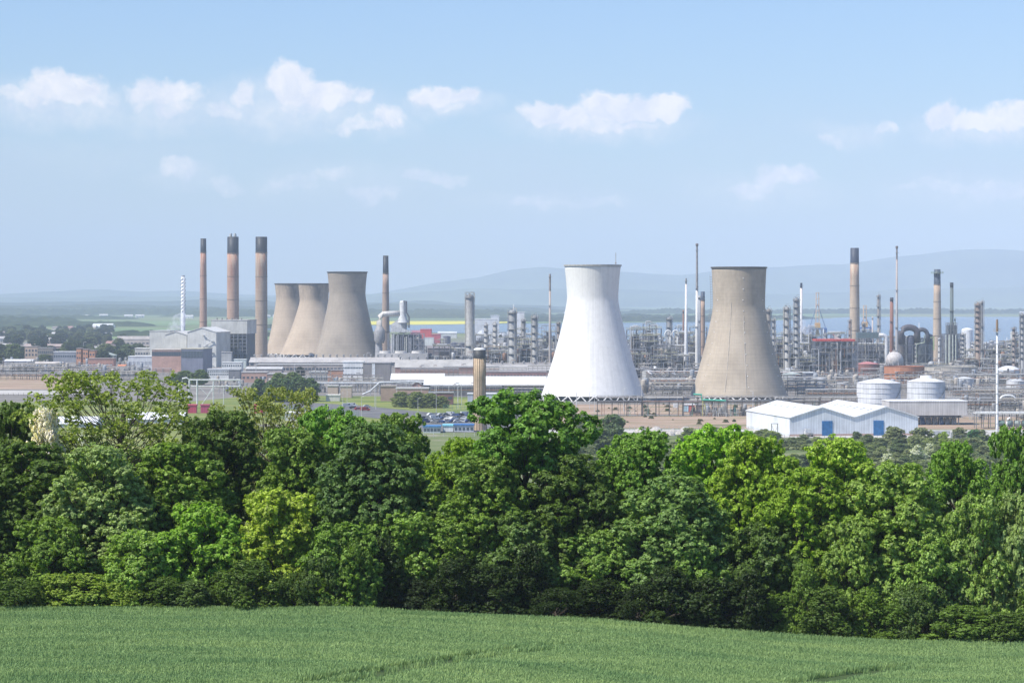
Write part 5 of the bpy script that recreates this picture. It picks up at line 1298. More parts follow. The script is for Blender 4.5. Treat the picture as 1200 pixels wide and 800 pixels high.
o = thing('lamp_post', 'x', 'lamp post'); MB().lathe(0, 0, [(.16, 0), (.09, 11)], 6).build('post', (.62, .62, .62), o); MB().tube([(0, 0, 10.9), (.8, 0, 11.3), (1.7, 0, 11.2)], .09, 5).build('lamp_head', (.7, .7, .7), o); PR['lp'] = (o, [False])
rr = random.Random(99)
def hidden(px, D, half):
    for c_, y0, hw in ((694.5, 1500, 57), (866, 1525, 54), (407, 2310, 37)):
        if D > y0-25 and abs(px-c_)+half < hw*.92: return True
        if abs(D-y0) < 40 and abs(px-c_) < hw+8: return True
    return False
def blocked(px, D):      # inside a big tower or the big tanks
    for c_, y0, hw in ((694.5, 1505, 62), (866, 1530, 60), (407, 2310, 46), (1034, 1425, 34), (1089, 1468, 30), (978, 1900, 30), (1063, 1850, 30), (1117, 1930, 44), (1018, 2020, 20), (1048, 2010, 14), (929, 1780, 20), (1185, 1890, 16)):
        if abs(D-y0) < hw*y0/FPX+6 and abs(px-c_) < hw+6: return True
    return False
def nice(c_): return 'racks'
DESC = {'pr0': 'steel pipe rack two tiers high', 'pr1': 'wide many piped rack', 'pr2': 'narrow pipe rack', 'pr3': 'long pipe rack', 'pr4': 'broad low pipe rack',
        'ps0': 'open steel process structure', 'ps1': 'tall steel process structure', 'ps2': 'wide low process structure', 'ps3': 'deep steel process structure', 'ps4': 'long low process structure', 'ps5': 'tower like process structure',
        'sk0': 'equipment skid with drum', 'sk1': 'small pipework skid', 'sk2': 'framed equipment skid', 'sk3': 'equipment skid with vessel', 'sk4': 'low equipment skid', 'sk5': 'compact equipment skid',
        'co0': 'slim banded process column', 'co1': 'stout silver process column', 'co2': 'thin brown process column', 'co3': 'tall grey process column',
        'tk0': 'white cone roofed tank', 'tk1': 'grey cone roofed tank', 'tk2': 'tan open topped tank', 'lp': 'thin pale lamp post'}
GRP = {'pr': 'pipe racks across the refinery', 'ps': 'steel process structures', 'sk': 'equipment skids between the racks', 'co': 'process columns of the skyline', 'tk': 'storage tanks of the refinery', 'lp': 'lamp posts of the plant'}
def depthword(D): return 'in the front rows' if D < 1700 else ('in the middle rows' if D < 2150 else 'in the back rows')
def put(key, px, D, rz=0, scale=None, rowword=None):
    o = used_place(key, (XY(px, D), D, 0), rz, scale); o['group'] = GRP[key[:2]]; series(o, DESC[key], (rowword or depthword(D))+' '+zone(px)); return o
# racks: front rows cross the whole right half, back rows start at the fan bank
placed = []
for D, a, c_ in ((1568, 505, 632), (1690, 470, 500), (2015, 470, 560), (1985, 568, 640), (1930, 470, 500), (1650, 390, 445), (1820, 340, 400)):
    px = a
    while px < c_:
        key = 'pr%d' % rr.randrange(5); L = (54, 60, 48, 72, 54)[int(key[2])]*.6*FPX/D; o = used_place(key, (XY(px+L/2, D), D, 0), 0, (.6, .6, rr.uniform(.7, 1.1))); o['group'] = 'pipe racks across the refinery'; series(o, DESC[key], 'before the long low halls'); px += L*1.04
for D, x0 in ((1575, 752), (1625, 755), (1685, 748), (1750, 745), (1825, 742), (1905, 738), (1990, 734), (2080, 548), (2180, 500), (2330, 505), (2520, 510), (2760, 520)):
    px = x0+rr.uniform(0, 20)
    while px < 1225:
        key = 'pr%d' % rr.randrange(5); L = (54, 60, 48, 72, 54)[int(key[2])]*FPX/D; c_ = px+L/2
        if not hidden(c_, D, L/2*.8) and not blocked(c_, D) and not blocked(c_-L*.35, D) and not blocked(c_+L*.35, D) and rr.random() < .86:
            put(key, c_, D+rr.uniform(-8, 8), rr.choice([0, math.pi])+rr.uniform(-.015, .015), (1, 1, rr.uniform(.75, 1.15)))
        px += L*1.02+rr.choice([2, 6, 14])
for D, spans in ((1445, ((1140, 1225),)), (1500, ((945, 1004), (1118, 1225))), (1545, ((935, 1004), (1115, 1225)))):
    for a, c_ in spans:
        px = a
        while px < c_:
            key = 'pr%d' % rr.randrange(5); L = (54, 60, 48, 72, 54)[int(key[2])]*.5*FPX/D; put(key, px+L/2, D, 0, (.5, 1, rr.uniform(.7, 1))); px += L*1.04
# racks running away from the viewer
for px in (768, 800, 945, 990, 1120, 1150, 1178, 520, 575, 628):
    for D in (1790, 2130):
        if not blocked(px, D) and not hidden(px, D, 3) and (px > 700 or D > 2100): put('pr%d' % rr.randrange(5), px+rr.uniform(-6, 6), D, math.pi/2, (.8, 1, rr.uniform(.9, 1.25)))
# process structures
for D, lo, hi, n, hs in ((1960, 745, 812, 3, .62), (2060, 742, 812, 4, .8), (2200, 735, 825, 5, .95), (2380, 735, 830, 6, 1.0), (2600, 735, 830, 4, 1.1),
                         (2230, 510, 650, 6, .72), (2400, 565, 655, 6, .95), (2650, 560, 655, 5, 1.05), (1960, 898, 950, 4, .85), (2080, 900, 955, 5, 1.0), (2250, 900, 990, 6, .95), (2450, 940, 1100, 8, .9),
                         (2050, 1128, 1200, 4, .5), (2200, 1130, 1200, 6, .65), (2350, 1130, 1200, 5, .7), (2650, 1060, 1200, 6, .5), (2020, 1020, 1100, 3, .6), (2300, 484, 520, 2, .7), (2130, 738, 822, 5, .8), (2500, 738, 825, 5, 1.0), (1870, 905, 950, 3, .6), (2340, 900, 1000, 7, 1.0), (2550, 1010, 1120, 6, .8), (2120, 1128, 1205, 5, .5), (2480, 1128, 1205, 5, .6), (2320, 515, 655, 8, .6), (2560, 505, 600, 5, .6), (2200, 1005, 1040, 3, .8), (2290, 735, 828, 5, 1.05), (2420, 600, 655, 4, 1.0), (2270, 1128, 1205, 6, .85), (2360, 900, 955, 5, 1.1), (2380, 1060, 1135, 5, .9), (2160, 560, 600, 3, .7)):
    for i in range(n):
        px = lo+(hi-lo)*(i+.5)/n+rr.uniform(-4, 4)
        if blocked(px, D) or hidden(px, D, 6): continue
        put('ps%d' % rr.randrange(6), px, D+rr.uniform(-15, 15), rr.choice([0, 0, math.pi]), (rr.uniform(.7, 1.05), 1, hs*rr.uniform(.75, 1.15)))
# columns
for lo, hi, D, n, hs in ((735, 830, 2260, 9, .95), (565, 660, 2320, 9, .9), (896, 990, 2180, 10, 1.0), (1010, 1120, 2330, 8, .95), (1125, 1205, 2250, 8, .8), (505, 560, 2500, 4, .6), (1060, 1200, 2600, 6, .7)):
    for i in range(n):
        px = lo+(hi-lo)*(i+.5)/n+rr.uniform(-4, 4)
        if blocked(px, D) or hidden(px, D, 2): continue
        put('co%d' % rr.randrange(4), px, D+rr.uniform(-60, 60), rr.uniform(0, 6.28), (rr.uniform(.7, 1.1),)*2+(hs*rr.uniform(.7, 1.15),))
# skids fill the ground between the racks
for D in (1600, 1655, 1715, 1790, 1865, 1950, 2035, 2130, 2250, 2420):
    for i in range(19):
        px = rr.uniform(746, 1205) if D < 2060 else rr.uniform(505, 1205)
        if blocked(px, D) or hidden(px, D, 3): continue
        put('sk%d' % rr.randrange(6), px, D+rr.uniform(-6, 6), rr.choice([0, math.pi, math.pi/2]), rr.uniform(.9, 1.5))
for px, D in ((760, 1900), (1000, 2300), (1130, 1680), (1160, 1760), (1110, 1690), (960, 1700), (985, 1620), (1190, 1650), (560, 2600), (628, 2800), (1160, 2450), (1075, 2500)):
    if not blocked(px, D): put('tk%d' % rr.randrange(3), px, D, rr.uniform(0, 6), rr.uniform(.55, .95))
# plant on the left yard: low racks, huts and skids
for D, lo, hi, n in ((1900, -10, 170, 4), (2020, -10, 180, 5), (2120, -10, 100, 3)):
    for i in range(n): put('pr%d' % rr.randrange(5), lo+(hi-lo)*(i+.5)/n, D, 0, (rr.uniform(.7, 1), 1, .7))
for i in range(34):
    D = rr.uniform(1880, 2330); put('sk%d' % rr.randrange(6), rr.uniform(-5, 200), D, rr.choice([0, math.pi/2]), rr.uniform(.8, 1.4))
for i in range(26):
    D = rr.uniform(1600, 1900); put('sk%d' % rr.randrange(6), rr.uniform(250, 470), D, rr.choice([0, math.pi/2]), rr.uniform(.7, 1.1))
# lamp posts
for i in range(60):
    if i < 22: px, D = rr.uniform(385, 560), rr.uniform(1260, 1650)
    elif i < 34: px, D = rr.uniform(640, 900), rr.uniform(1330, 1400)
    else: px, D = rr.uniform(745, 1200), rr.uniform(1600, 1950)
    if blocked(px, D) or hidden(px, D, 1): continue
    put('lp', px, D, rr.uniform(0, 6.28), rr.uniform(.85, 1.15))
for px, D in ((30, 2500), (98, 2550), (300, 1950), (345, 1700), (430, 2050)): put('lp', px, D, 0, 1.5)

# ------------------------------------------------------------------ the long pipe bridge in front of the towers
def bridge_seg(px0, px1, D, seed, label, under=True):
    rg = random.Random(seed); x0, x1 = XY(px0, D), XY(px1, D); L = x1-x0; o = thing('pipe_bridge', label, 'pipe bridge', ((x0+x1)/2, D, 0), 0, 'spans of the front pipe bridge')
    z0 = ZZ(470.5, D); n = max(3, int(L/7)); mb = MB()
    for i in range(n+1):
        x = -L/2+L*i/n
        for y in (-2.5, 2.5): mb.box(x-.13, x+.13, y-.13, y+.13, 0, z0+2.6)
        mb.box(x-.15, x+.15, -3.2, 3.2, z0-.3, z0); mb.box(x-.15, x+.15, -3.2, 3.2, z0+1.7, z0+1.95)
        if rg.random() < .4 and i < n: mb.beam((x, -2.5, 0), (x+L/n, -2.5, z0), .09)
    mb.box(-L/2, L/2, -2.8, -2.5, z0-.55, z0-.31).box(-L/2, L/2, 2.5, 2.8, z0-.55, z0-.31)
    mb.build('steel_frame', (.15, .14, .14), o)
    for y in np.linspace(-2.6, 2.6, 7):
        r = rg.choice([.16, .22, .3]); MB().tube([(-L/2, y, z0+r), (L/2, y, z0+r)], r, 6).build('pipe', rg.choice([STL, (.14, .13, .14), (.3, .2, .18), LST, (.5, .48, .44)]), o)
        if rg.random() < .75: r = rg.choice([.14, .2, .26]); MB().tube([(-L/2, y, z0+1.97+r), (L/2, y, z0+1.97+r)], r, 6).build('pipe', rg.choice([STL, (.2, .15, .15), SIL, LST, (.62, .6, .56)]), o)
    rail_mb(L, 6.4, z0+2).build('railing', (.45, .44, .42), o)
    if under:
        for i in range(9): x = rg.uniform(-L/2, L/2); MB().tube([(x, -2, .2), (x, -2, z0)], rg.uniform(.1, .2), 6).build('drop_pipe', rg.choice([LST, RST, GRN]), o)
    return o
for i, (a, c_) in enumerate(((700, 752), (753, 800), (852, 905), (906, 960), (961, 1004))):
    bridge_seg(a, c_, 1310, 40+i, 'dark pipe bridge span, %s' % ('under the right half of the white cooling tower', 'between the two large cooling towers', 'under the right half of brown cooling tower', 'behind the white gabled sheds, left span', 'behind the white gabled sheds, right span')[i])
g = bridge_seg(801, 851, 1310, 50, 'cluttered bridge span with bright green pipe bend below the brown tower')
k_ = 1310/FPX
MB().tube([((812-826)*k_, -3.2, ZZ(461.5, 1310)), ((821.5-826)*k_, -3.2, ZZ(462, 1310)), ((821.5-826)*k_, -3.2, ZZ(468, 1310)), ((850-826)*k_, -3.2, ZZ(469, 1310))], .5, 8).build('green_pipe', (.10, .50, .36), g)
for i in range(12):
    x = rr.uniform(-4, 25)*k_; MB().tube([(x, -3.4, .3), (x, -3.4, ZZ(rr.uniform(464, 478), 1310)), (x+rr.uniform(-3, 3), -3.4, ZZ(476, 1310))], rr.uniform(.12, .25), 6).build('drop_pipe', rr.choice([LST, SIL, (.5, .48, .2), GRN, (.3, .28, .27)]), g)
for i in range(14):      # manifolds under the cluttered part
    put('sk%d' % rr.randrange(6), 816+i*5+rr.uniform(-1, 1), 1310+rr.uniform(-8, 16), rr.choice([0, 1.57]), .8, 'under the front pipe bridge')
B('small cabin with red and pale blue panels under the bridge', 801, 814, 474.5, 483, 4, (.55, .15, .13), (.75, .75, .75), rows=((.5, 3, 1.2, 3.2, (0, .4), (.5, .7, .8)),))
B('grey mesh cage beside the red and blue cabin', 816, 829, 474.5, 483, 4, (.2, .17, .17), (.34, .34, .34))
o = thing('sign_post', 'white board on posts left of the red and blue cabin', 'sign', (XY(792, 1370), 1370, 0)); MB().box(-1.4, 1.4, -.1, .1, 1.8, 4.2).build('board', (.76, .76, .76), o); MB().box(-1.2, -1, 0, .15, 0, 1.8).build('leg', (.4, .4, .4), o); MB().box(1, 1.2, 0, .15, 0, 1.8).build('leg', (.4, .4, .4), o)
# second, paler bridge in the left half
g = thing('pipe_bridge', 'pale overhead pipe bridge crossing above huts left of the road', 'pipe bridge', (XY(430, 1640), 1640, 0)); k_ = 1640/FPX; L = 150*k_; z0 = ZZ(449.5, 1640)
mb = MB()
for x in np.linspace(-L/2, L/2, 15):
    for y in (-1.5, 1.5): mb.box(x-.2, x+.2, y-.2, y+.2, 0, z0)
mb.box(-L/2, L/2, -2, 2, z0, z0+.3).build('steel_frame', (.30, .31, .33), g)
for y, r, c_ in ((-1.3, .3, (.68, .70, .70)), (-.5, .22, LST), (.4, .4, SIL), (1.3, .25, (.4, .36, .33))): MB().tube([(-L/2, y, z0+.3+r), (L/2, y, z0+.3+r)], r, 7).build('pipe', c_, g)
D = 1600; k_ = D/FPX; g = thing('sloping_pipeway', 'silver pipeway climbing to a high level right of the shaded office end', 'pipe bridge', (XY(460, D), D, 0))
P_ = [((p-460)*k_, 0, ZZ(q, D)) for p, q in ((425, 462), (434, 458), (445, 448), (480, 447), (520, 448.5), (562, 449.5))]
for dy in (-.9, .2, 1.2): MB().tube([(a, b_+dy, c_) for a, b_, c_ in P_], .55, 8).build('pipe', (.62, .64, .65), g)
mb = MB()
for a, b_, c_ in P_: mb.box(a-.25, a+.25, -1.2, 1.4, 0, c_-.5)
for t in np.linspace(-14*k_, 100*k_, 9): mb.box(t-.2, t+.2, -1, 1.2, 0, ZZ(449.5, D))
mb.build('steel_frame', (.28, .29, .31), g)
# white tubular gantry behind the foliage on the left
D = 1430; k_ = D/FPX; g = thing('tubular_gantry', 'white tubular steel gantry behind the left trees', 'gantry', (XY(240, D), D, 0)); X = lambda p: (p-240)*k_
T = lambda pts, r=.42: MB().tube([(X(p), y, ZZ(q, D)) for p, q, y in pts], r, 8).build('tube', (.70, .71, .71), g)
T([(222, 496, 0), (222, 445, 0), (218.5, 442.5, 0), (214, 443.5, 0), (213, 448, 0), (213, 470, 0)], .5)
T([(222, 445, 0), (281.5, 445, 0), (281.5, 452, 0)], .42); T([(224, 452.5, 0), (250, 452.5, 0), (283, 452.5, 0)], .32)
T([(231, 445, 0), (231, 500, 0)], .5); T([(250, 446, 0), (250, 500, 0)], .34)
T([(232, 480, 0), (250, 455, 0)], .22); T([(232, 452, 0), (243, 463, 0), (250, 453, 0)], .2)
T([(209, 450, 3), (209, 500, 3)], .6); T([(200, 466, 3), (222, 466, 3)], .3)
for p in (262, 281): T([(p, 452, 0), (p, 500, 0)], .2)
for i, (px, c_) in enumerate(((225, (.5, .06, .12)), (240, (.45, .07, .15)), (303, (.55, .08, .12)))):
    B('crimson container near the tubular gantry, %s' % ('left', 'middle', 'right')[i], px-5, px+5, 475, 484, 4, c_, tuple(q*1.1 for q in c_))


o = thing('expansion_loop', 'big white hooped pipe standing at the right edge', 'pipe loops', (XY(1181, 1360), 1360, 0)); k_ = 1360/FPX
MB().tube([(-9*k_, 0, 0), (-9*k_, 0, ZZ(468, 1360))]+[((9*math.cos(a))*k_, 0, ZZ(468, 1360)+2.2*math.sin(a)) for a in np.linspace(math.pi, 0, 11)]+[(9*k_, 0, ZZ(468, 1360)), (9*k_, 0, 0)], .62, 8).build('pipe', (.74, .74, .73), o, smooth=True)
MB().box(-10*k_, 10*k_, -.4, .4, 0, .6).build('base', (.4, .4, .4), o)
D = 1185; k_ = D/FPX; g = thing('pipe_deck', 'white topped pipe deck on trestles behind the flare mast', 'pipe bridge', (XY(1176, D), D, 0)); zt = ZZ(484.5, D)
MB().box(-34*k_, 34*k_, -3, 3, zt, zt+.5).build('deck', (.72, .72, .70), g)
mb = MB()
for x in np.linspace(-33*k_, 33*k_, 9):
    for y in (-2.6, 2.6): mb.box(x-.15, x+.15, y-.15, y+.15, 0, zt)
    mb.beam((x, -2.6, 0), (x, 2.6, zt-.2), .08)
mb.build('steel_frame', (.25, .25, .25), g)
for i in range(4): MB().tube([(-34*k_, -2+i*1.3, zt+.5+.3), (34*k_, -2+i*1.3, zt+.5+.3)], .28, 6).build('pipe', ((.74, .74, .72), SIL, LST, (.72, .7, .66))[i], g)
for i in range(4): MB().hcyl((( -6+i*9)*k_, -1, 2.4), ((1+i*9)*k_, -1, 2.4), 1.5, 12).build('drum', ((.16, .24, .22), (.2, .28, .3), (.4, .45, .42), (.14, .2, .2))[i], g)
MB().tube([(2*k_, -3.6, .2), (2*k_, -3.6, 3.4), (3*k_, -3.6, 4.6), (6*k_, -3.6, 5.2)], .45, 8).build('bent_pipe', (.74, .74, .74), g, smooth=True)
for px, D in ((1122, 1290), (1133, 1330), (1146, 1270), (1196, 1280), (1160, 1310), (1128, 1400), (1150, 1390), (1170, 1410), (1190, 1400), (1205, 1340)): put('sk%d' % rr.randrange(6), px, D, rr.choice([0, 1.57]), rr.uniform(.7, 1.1))
for D in (1400, 1360):
    for px in (1140, 1166, 1194): put('pr%d' % rr.randrange(5), px, D, 0, (.4, 1, .8))
# ------------------------------------------------------------------ trees and scrub of the plain
tree_proto('domeF', 'dome', 81, (.06, .12, .022), name='broadleaf_tree', leaf=.55, per_m2=16, clus=.7)
tree_proto('domeG', 'dome', 83, (.06, .12, .022), name='broadleaf_tree', leaf=.5, per_m2=18, clus=.6)
tree_proto('bushM', 'bush', 85, (.06, .12, .022), name='shrub', cat='shrub', leaf=.3, per_m2=50, clus=.3)
tree_proto('bushN', 'bush', 87, (.06, .12, .022), name='shrub', cat='shrub', leaf=.26, per_m2=60, clus=.35)
r3 = random.Random(31)
GG = [(.19, .225, .11), (.15, .19, .08), (.24, .27, .13), (.12, .16, .075), (.22, .24, .12), (.26, .30, .12)]
def mid(key, px, yb, yt, wpx, col, desc, where, grp):
    o = plant(key, px, GD(yb), yt, wpx, col, None, grp, base=0); series(o, desc, where); return o
def scrubname(px): return 'below white cooling tower' if px < 770 else ('below brown cooling tower' if px < 880 else ('before white gabled sheds' if px < 1080 else 'at far right of the scrub'))
SG = 'scrub bushes between belt and plant'
for i in range(270):
    px = r3.uniform(655, 1215); yb = r3.uniform(512, 566)
    if 900 < px < 1085: yb = max(yb, 519)
    h = r3.uniform(7, 17)*(yb-350)/180; col = r3.choice(GG)
    mid(r3.choice(['bushM', 'bushN']), px, yb, yb-h, h*r3.uniform(1.3, 2.2), col, 'darker green bush' if col[1] < .2 else 'grey green bush' if col[0] < .23 else 'pale green bush', scrubname(px), SG)
for px, yb, yt, wd, col, lab in ((685, 516, 484, 34, (.19, .22, .13), 'grey green bushy tree, leftmost of pair below white cooling tower'), (718, 516, 484, 40, (.13, .18, .08), 'darker bushy tree of the pair below white cooling tower'), (700, 525, 500, 50, GG[1], 'low green tree in front of the pair below white tower'),
        (1048, 521, 499, 32, GG[4], 'round bush in front of the right blue door shed end'), (1080, 522, 500, 34, GG[4], 'round bush just right of the white gabled sheds'), (1000, 536, 514, 40, GG[2], 'round grey green bush below the right blue door'),
        (1004, 520, 505, 16, GG[3], 'dark bush between the two blue doors'), (1140, 520, 503, 20, (.09, .19, .08), 'fresh green bush left of the white flare mast'), (1106, 521, 505, 14, YG, 'small yellow green bush right of sheds'),
        (1182, 520, 503, 18, GG[4], 'round bush right of the white flare mast'), (905, 522, 507, 26, GG[3], 'dark grey bush at left corner of white sheds'), (880, 522, 508, 30, GG[1], 'low bush left of the white sheds')):
    plant('bushM' if yb > 515 else 'bushN', px, GD(yb), yt, wd, col, lab, 'named bushes before the plant', base=0)
for px, yb, yt, wd in ((958, 540, 522, 16), (1075, 545, 520, 26), (1040, 548, 530, 22), (1090, 536, 518, 18)):
    mid('bushN', px, yb, yt, wd, (.55, .55, .48), 'white blossoming hawthorn bush', 'in the scrub', 'hawthorns in blossom')
for px, yt, wd, D in ((98, 503, 60, 208),):
    o = plant('bushA', px, D, yt, wd, (.60, .60, .55), None, 'hawthorns in blossom'); series(o, 'white blossoming hawthorn', 'behind the left end of the belt')
RT = 'trees around the plant road'
for i, (px, yb, yt, wd) in enumerate(((303, 470, 444, 22), (318, 471, 446, 22), (334, 471, 443, 26), (350, 470, 441, 26), (364, 470, 443, 24), (326, 466, 437, 24), (342, 465, 436, 26))):
    mid('domeF', px, yb, yt, wd, (.10, .155, .06) if i < 5 else (.14, .19, .06), 'green tree', 'of the clump left of the road', RT)
for px, yb, yt, wd in ((470, 477, 459, 24), (488, 478, 459, 26), (503, 478, 461, 24), (517, 478, 464, 20)):
    mid('domeG', px, yb, yt, wd, (.20, .235, .07), 'light yellow green tree', 'before the brick office', RT)
mid('domeG', 352, 447, 430, 12, (.035, .05, .04), 'dark conifer like tree', 'before the long concrete hall', RT)
for px, yb, yt, wd in ((218, 450, 434, 24), (234, 451, 433, 24), (205, 452, 438, 18)): mid('domeF', px, yb, yt, wd, (.12, .17, .055), 'green tree', 'below the turbine hall', RT)
TT = 'trees of the town at far left'
for i in range(150):
    yb = r3.choice([r3.uniform(392, 430), r3.uniform(388, 405)]); D = GD(yb); px = r3.uniform(-10, 178 if yb > 402 else 130)
    if 26 < px < 112 and yb > 424: continue
    hp = r3.uniform(9, 15)*FPX/D; col = r3.choice([(.05, .075, .035), (.08, .11, .045), (.12, .14, .06), (.035, .06, .04), (.16, .19, .09)])
    mid(r3.choice(['domeF', 'domeG']), px, yb, yb-hp, hp*r3.uniform(1, 1.5), col, 'dark green tree' if col[1] < .1 else ('mid green tree' if col[1] < .15 else 'pale green tree'), 'in the far left town' if px < 90 else 'left of the boiler houses', TT)
for px, yb, yt, wd in ((17, 424, 403, 20), (106, 416, 403, 12), (150, 421, 404, 24), (165, 420, 407, 18), (53, 424, 415, 18)): mid('domeG', px, yb, yt, wd, (.13, .17, .08), 'rounded pale tree', 'between brick blocks at left', TT)
# ------------------------------------------------------------------ small houses
def house_proto():
    o = thing('town_house', 'x', 'house')
    MB().prism([(-5, 0), (5, 0), (5, 5.2), (-5, 5.2)], 0, 8).build('wall', (.60, .56, .50), o)
    MB().add([(-5.4, -.5, 5.2), (5.4, -.5, 5.2), (5.4, 4, 8.2), (-5.4, 4, 8.2), (5.4, 8.5, 5.2), (-5.4, 8.5, 5.2)], [(0, 1, 2, 3), (3, 2, 4, 5), (1, 4, 2), (0, 3, 5), (0, 5, 4, 1)]).build('roof', (.24, .20, .19), o)
    windows(o, -4.5, 4.5, 0, 1.6, 3, 1.2, 1.2); MB().box(3, 3.8, 3.6, 4.4, 7.6, 9.3).build('chimney', (.4, .28, .22), o)
    PR['hs'] = (o, [False])
house_proto()
def rec_house(wc, rc): return lambda n, c: (*wc, 1) if n == 'wall' else ((*rc, 1) if n == 'roof' else c)
for i in range(70):
    far = i >= 30
    if far: yb = r3.uniform(368.5, 374) if i % 2 else r3.uniform(363.5, 367); px = r3.uniform(-10, 330) if i % 3 else r3.uniform(640, 1200); yb = yb if px < 400 else r3.uniform(365.8, 368.6)
    else: yb = r3.uniform(386, 420); px = r3.uniform(0, 150)
    D = GD(yb); wc = r3.choice([(.76, .75, .72), (.6, .56, .5), (.7, .68, .62), (.5, .4, .34)]) if not far else (.8, .79, .77)
    rc = r3.choice([(.24, .20, .19), (.34, .2, .17), (.5, .48, .46)]) if not far else (.62, .6, .58)
    o = used_place('hs', (XY(px, D), D, 0), r3.uniform(-.6, .6), (1, 1, 1) if not far else (2.6, 1.5, 1.25))
    for c in CHILD(o):
        n = c.name.split('.')[0]
        if n == 'wall': c.color = (*wc, 1)
        if n == 'roof': c.color = (*rc, 1)
    o['group'] = 'houses on the plain'
    series(o, 'pale farm building' if far else 'small town house', 'far across the plain at left' if far and px < 400 else ('on the far shore of the firth' if far else 'among the far left trees'))
# ------------------------------------------------------------------ vehicles
def car_proto(key, body, L=4.4, hgt=1.45, van=False):
    o = thing('parked_car', 'x', 'car'); h1 = .85
    if van: prof = [(-L/2, .35), (L/2, .35), (L/2, 1.0), (L/2-.8, 1.15), (L/2-1.3, hgt), (-L/2, hgt)]
    else: prof = [(-L/2, .35), (L/2, .35), (L/2+.02, .7), (L/2-.9, h1+.05), (L/2-1.6, hgt), (-L/2+1.0, hgt), (-L/2+.25, h1+.1), (-L/2, .75)]
    MB().prism(prof, -.85, .85).build('body', body, o)
    for y0, y1 in ((-.875, -.855), (.855, .875)):
        MB().prism([(L/2-1.15, h1+.12), (L/2-1.65, hgt-.1), (-L/2+1.05, hgt-.1), (-L/2+.5, h1+.12)] if not van else [(L/2-1.2, 1.2), (L/2-1.45, hgt-.15), (L/2-2.2, hgt-.15), (L/2-2.2, 1.15)], y0, y1).build('side_window', (.05, .06, .08), o, 'glass')
    MB().add([(L/2-.97, -.75, h1+.1), (L/2-.97, .75, h1+.1), (L/2-1.56, .72, hgt-.06), (L/2-1.56, -.72, hgt-.06)] if not van else [(L/2-.83, -.75, 1.17), (L/2-.83, .75, 1.17), (L/2-1.26, .72, hgt-.08), (L/2-1.26, -.72, hgt-.08)], [(0, 1, 2, 3)]).build('windscreen', (.05, .06, .08), o, 'glass')
    for x in (-L*.31, L*.31):
        for y in (-.8, .62): w_ = MB().hcyl((x, y, .33), (x, y+.2, .33), .33, 12).build('wheel', (.03, .03, .03), o)
    for y in (-.6, .6): MB().box(L/2-.01, L/2+.05, y-.16, y+.16, .6, .75).build('headlight', (.8, .8, .78), o)
    PR[key] = (o, [False])
car_proto('ca0', (.6, .6, .6)); car_proto('ca1', (.5, .5, .5), 4.0, 1.6); car_proto('ca2', (.7, .7, .7), 5.2, 2.1, True)
CC = [('white', (.76, .76, .76)), ('silver', (.5, .52, .54)), ('black', (.03, .03, .035)), ('dark blue', (.03, .06, .18)), ('grey', (.2, .21, .22)), ('white', (.76, .76, .76)), ('blue', (.06, .17, .42)), ('red', (.4, .04, .04))]
def park(key, px, yb, rz, cn, col, where):
    D = GD(yb); o = used_place(key, (XY(px, D), D, .17), rz)
    for c in CHILD(o):
        if c.name.startswith('body'): c.color = (*col, 1)
    o['group'] = 'vehicles parked by the plant road'; series(o, '%s parked %s' % (cn, 'van' if key == 'ca2' else ('hatchback' if key == 'ca1' else 'car')), where)
for yb, n, lo, hi, wh_ in ((487.5, 9, 503, 553, 'in the back row of the car park'), (491.5, 11, 488, 553, 'in the middle row of the car park'), (495.5, 9, 494, 553, 'in the front row of the car park')):
    for i in range(n):
        cn, col = r3.choice(CC[:6]); park(r3.choice(['ca0', 'ca0', 'ca1', 'ca2']), lo+(hi-lo)*(i+.5)/n+r3.uniform(-1, 1), yb+r3.uniform(-.4, .4), r3.choice([.5, .6, 2.4, -.6]), cn, col, wh_)
for px, yb, k_, ci in ((474, 488, 'ca0', 2), (428, 481.5, 'ca2', 7), (420, 480.5, 'ca0', 7), (407, 477, 'ca2', 1), (413, 476.5, 'ca2', 0), (414, 479, 'ca0', 2), (430, 477.5, 'ca0', 1)): park(k_, px, yb, .3, CC[ci][0], CC[ci][1], 'on the road left of the car park')
D = GD(511.5); o = thing('tractor_unit', 'pale lorry cab with machinery parked by the left blue door', 'lorry', (XY(948, D), D, .1), R(100))
MB().prism([(-3, .9), (3, .9), (3, 1.4), (1, 1.5), (1, 1.6), (-3, 1.6)], -1.1, 1.1).build('chassis', (.3, .3, .3), o); MB().prism([(1.1, 1.0), (3.2, 1.0), (3.2, 2.2), (2.8, 3.3), (1.1, 3.3)], -1.2, 1.2).build('cab', (.70, .71, .72), o)
MB().prism([(2.7, 2.3), (3.25, 2.28), (2.86, 3.1), (2.6, 3.1)], -1.21, 1.21).build('window', (.05, .06, .08), o, 'glass')
for x in (-2.2, -1.1, 2.2):
    for y in (-1.1, .8): MB().hcyl((x, y, .5), (x, y+.3, .5), .5, 12).build('wheel', (.03, .03, .03), o)
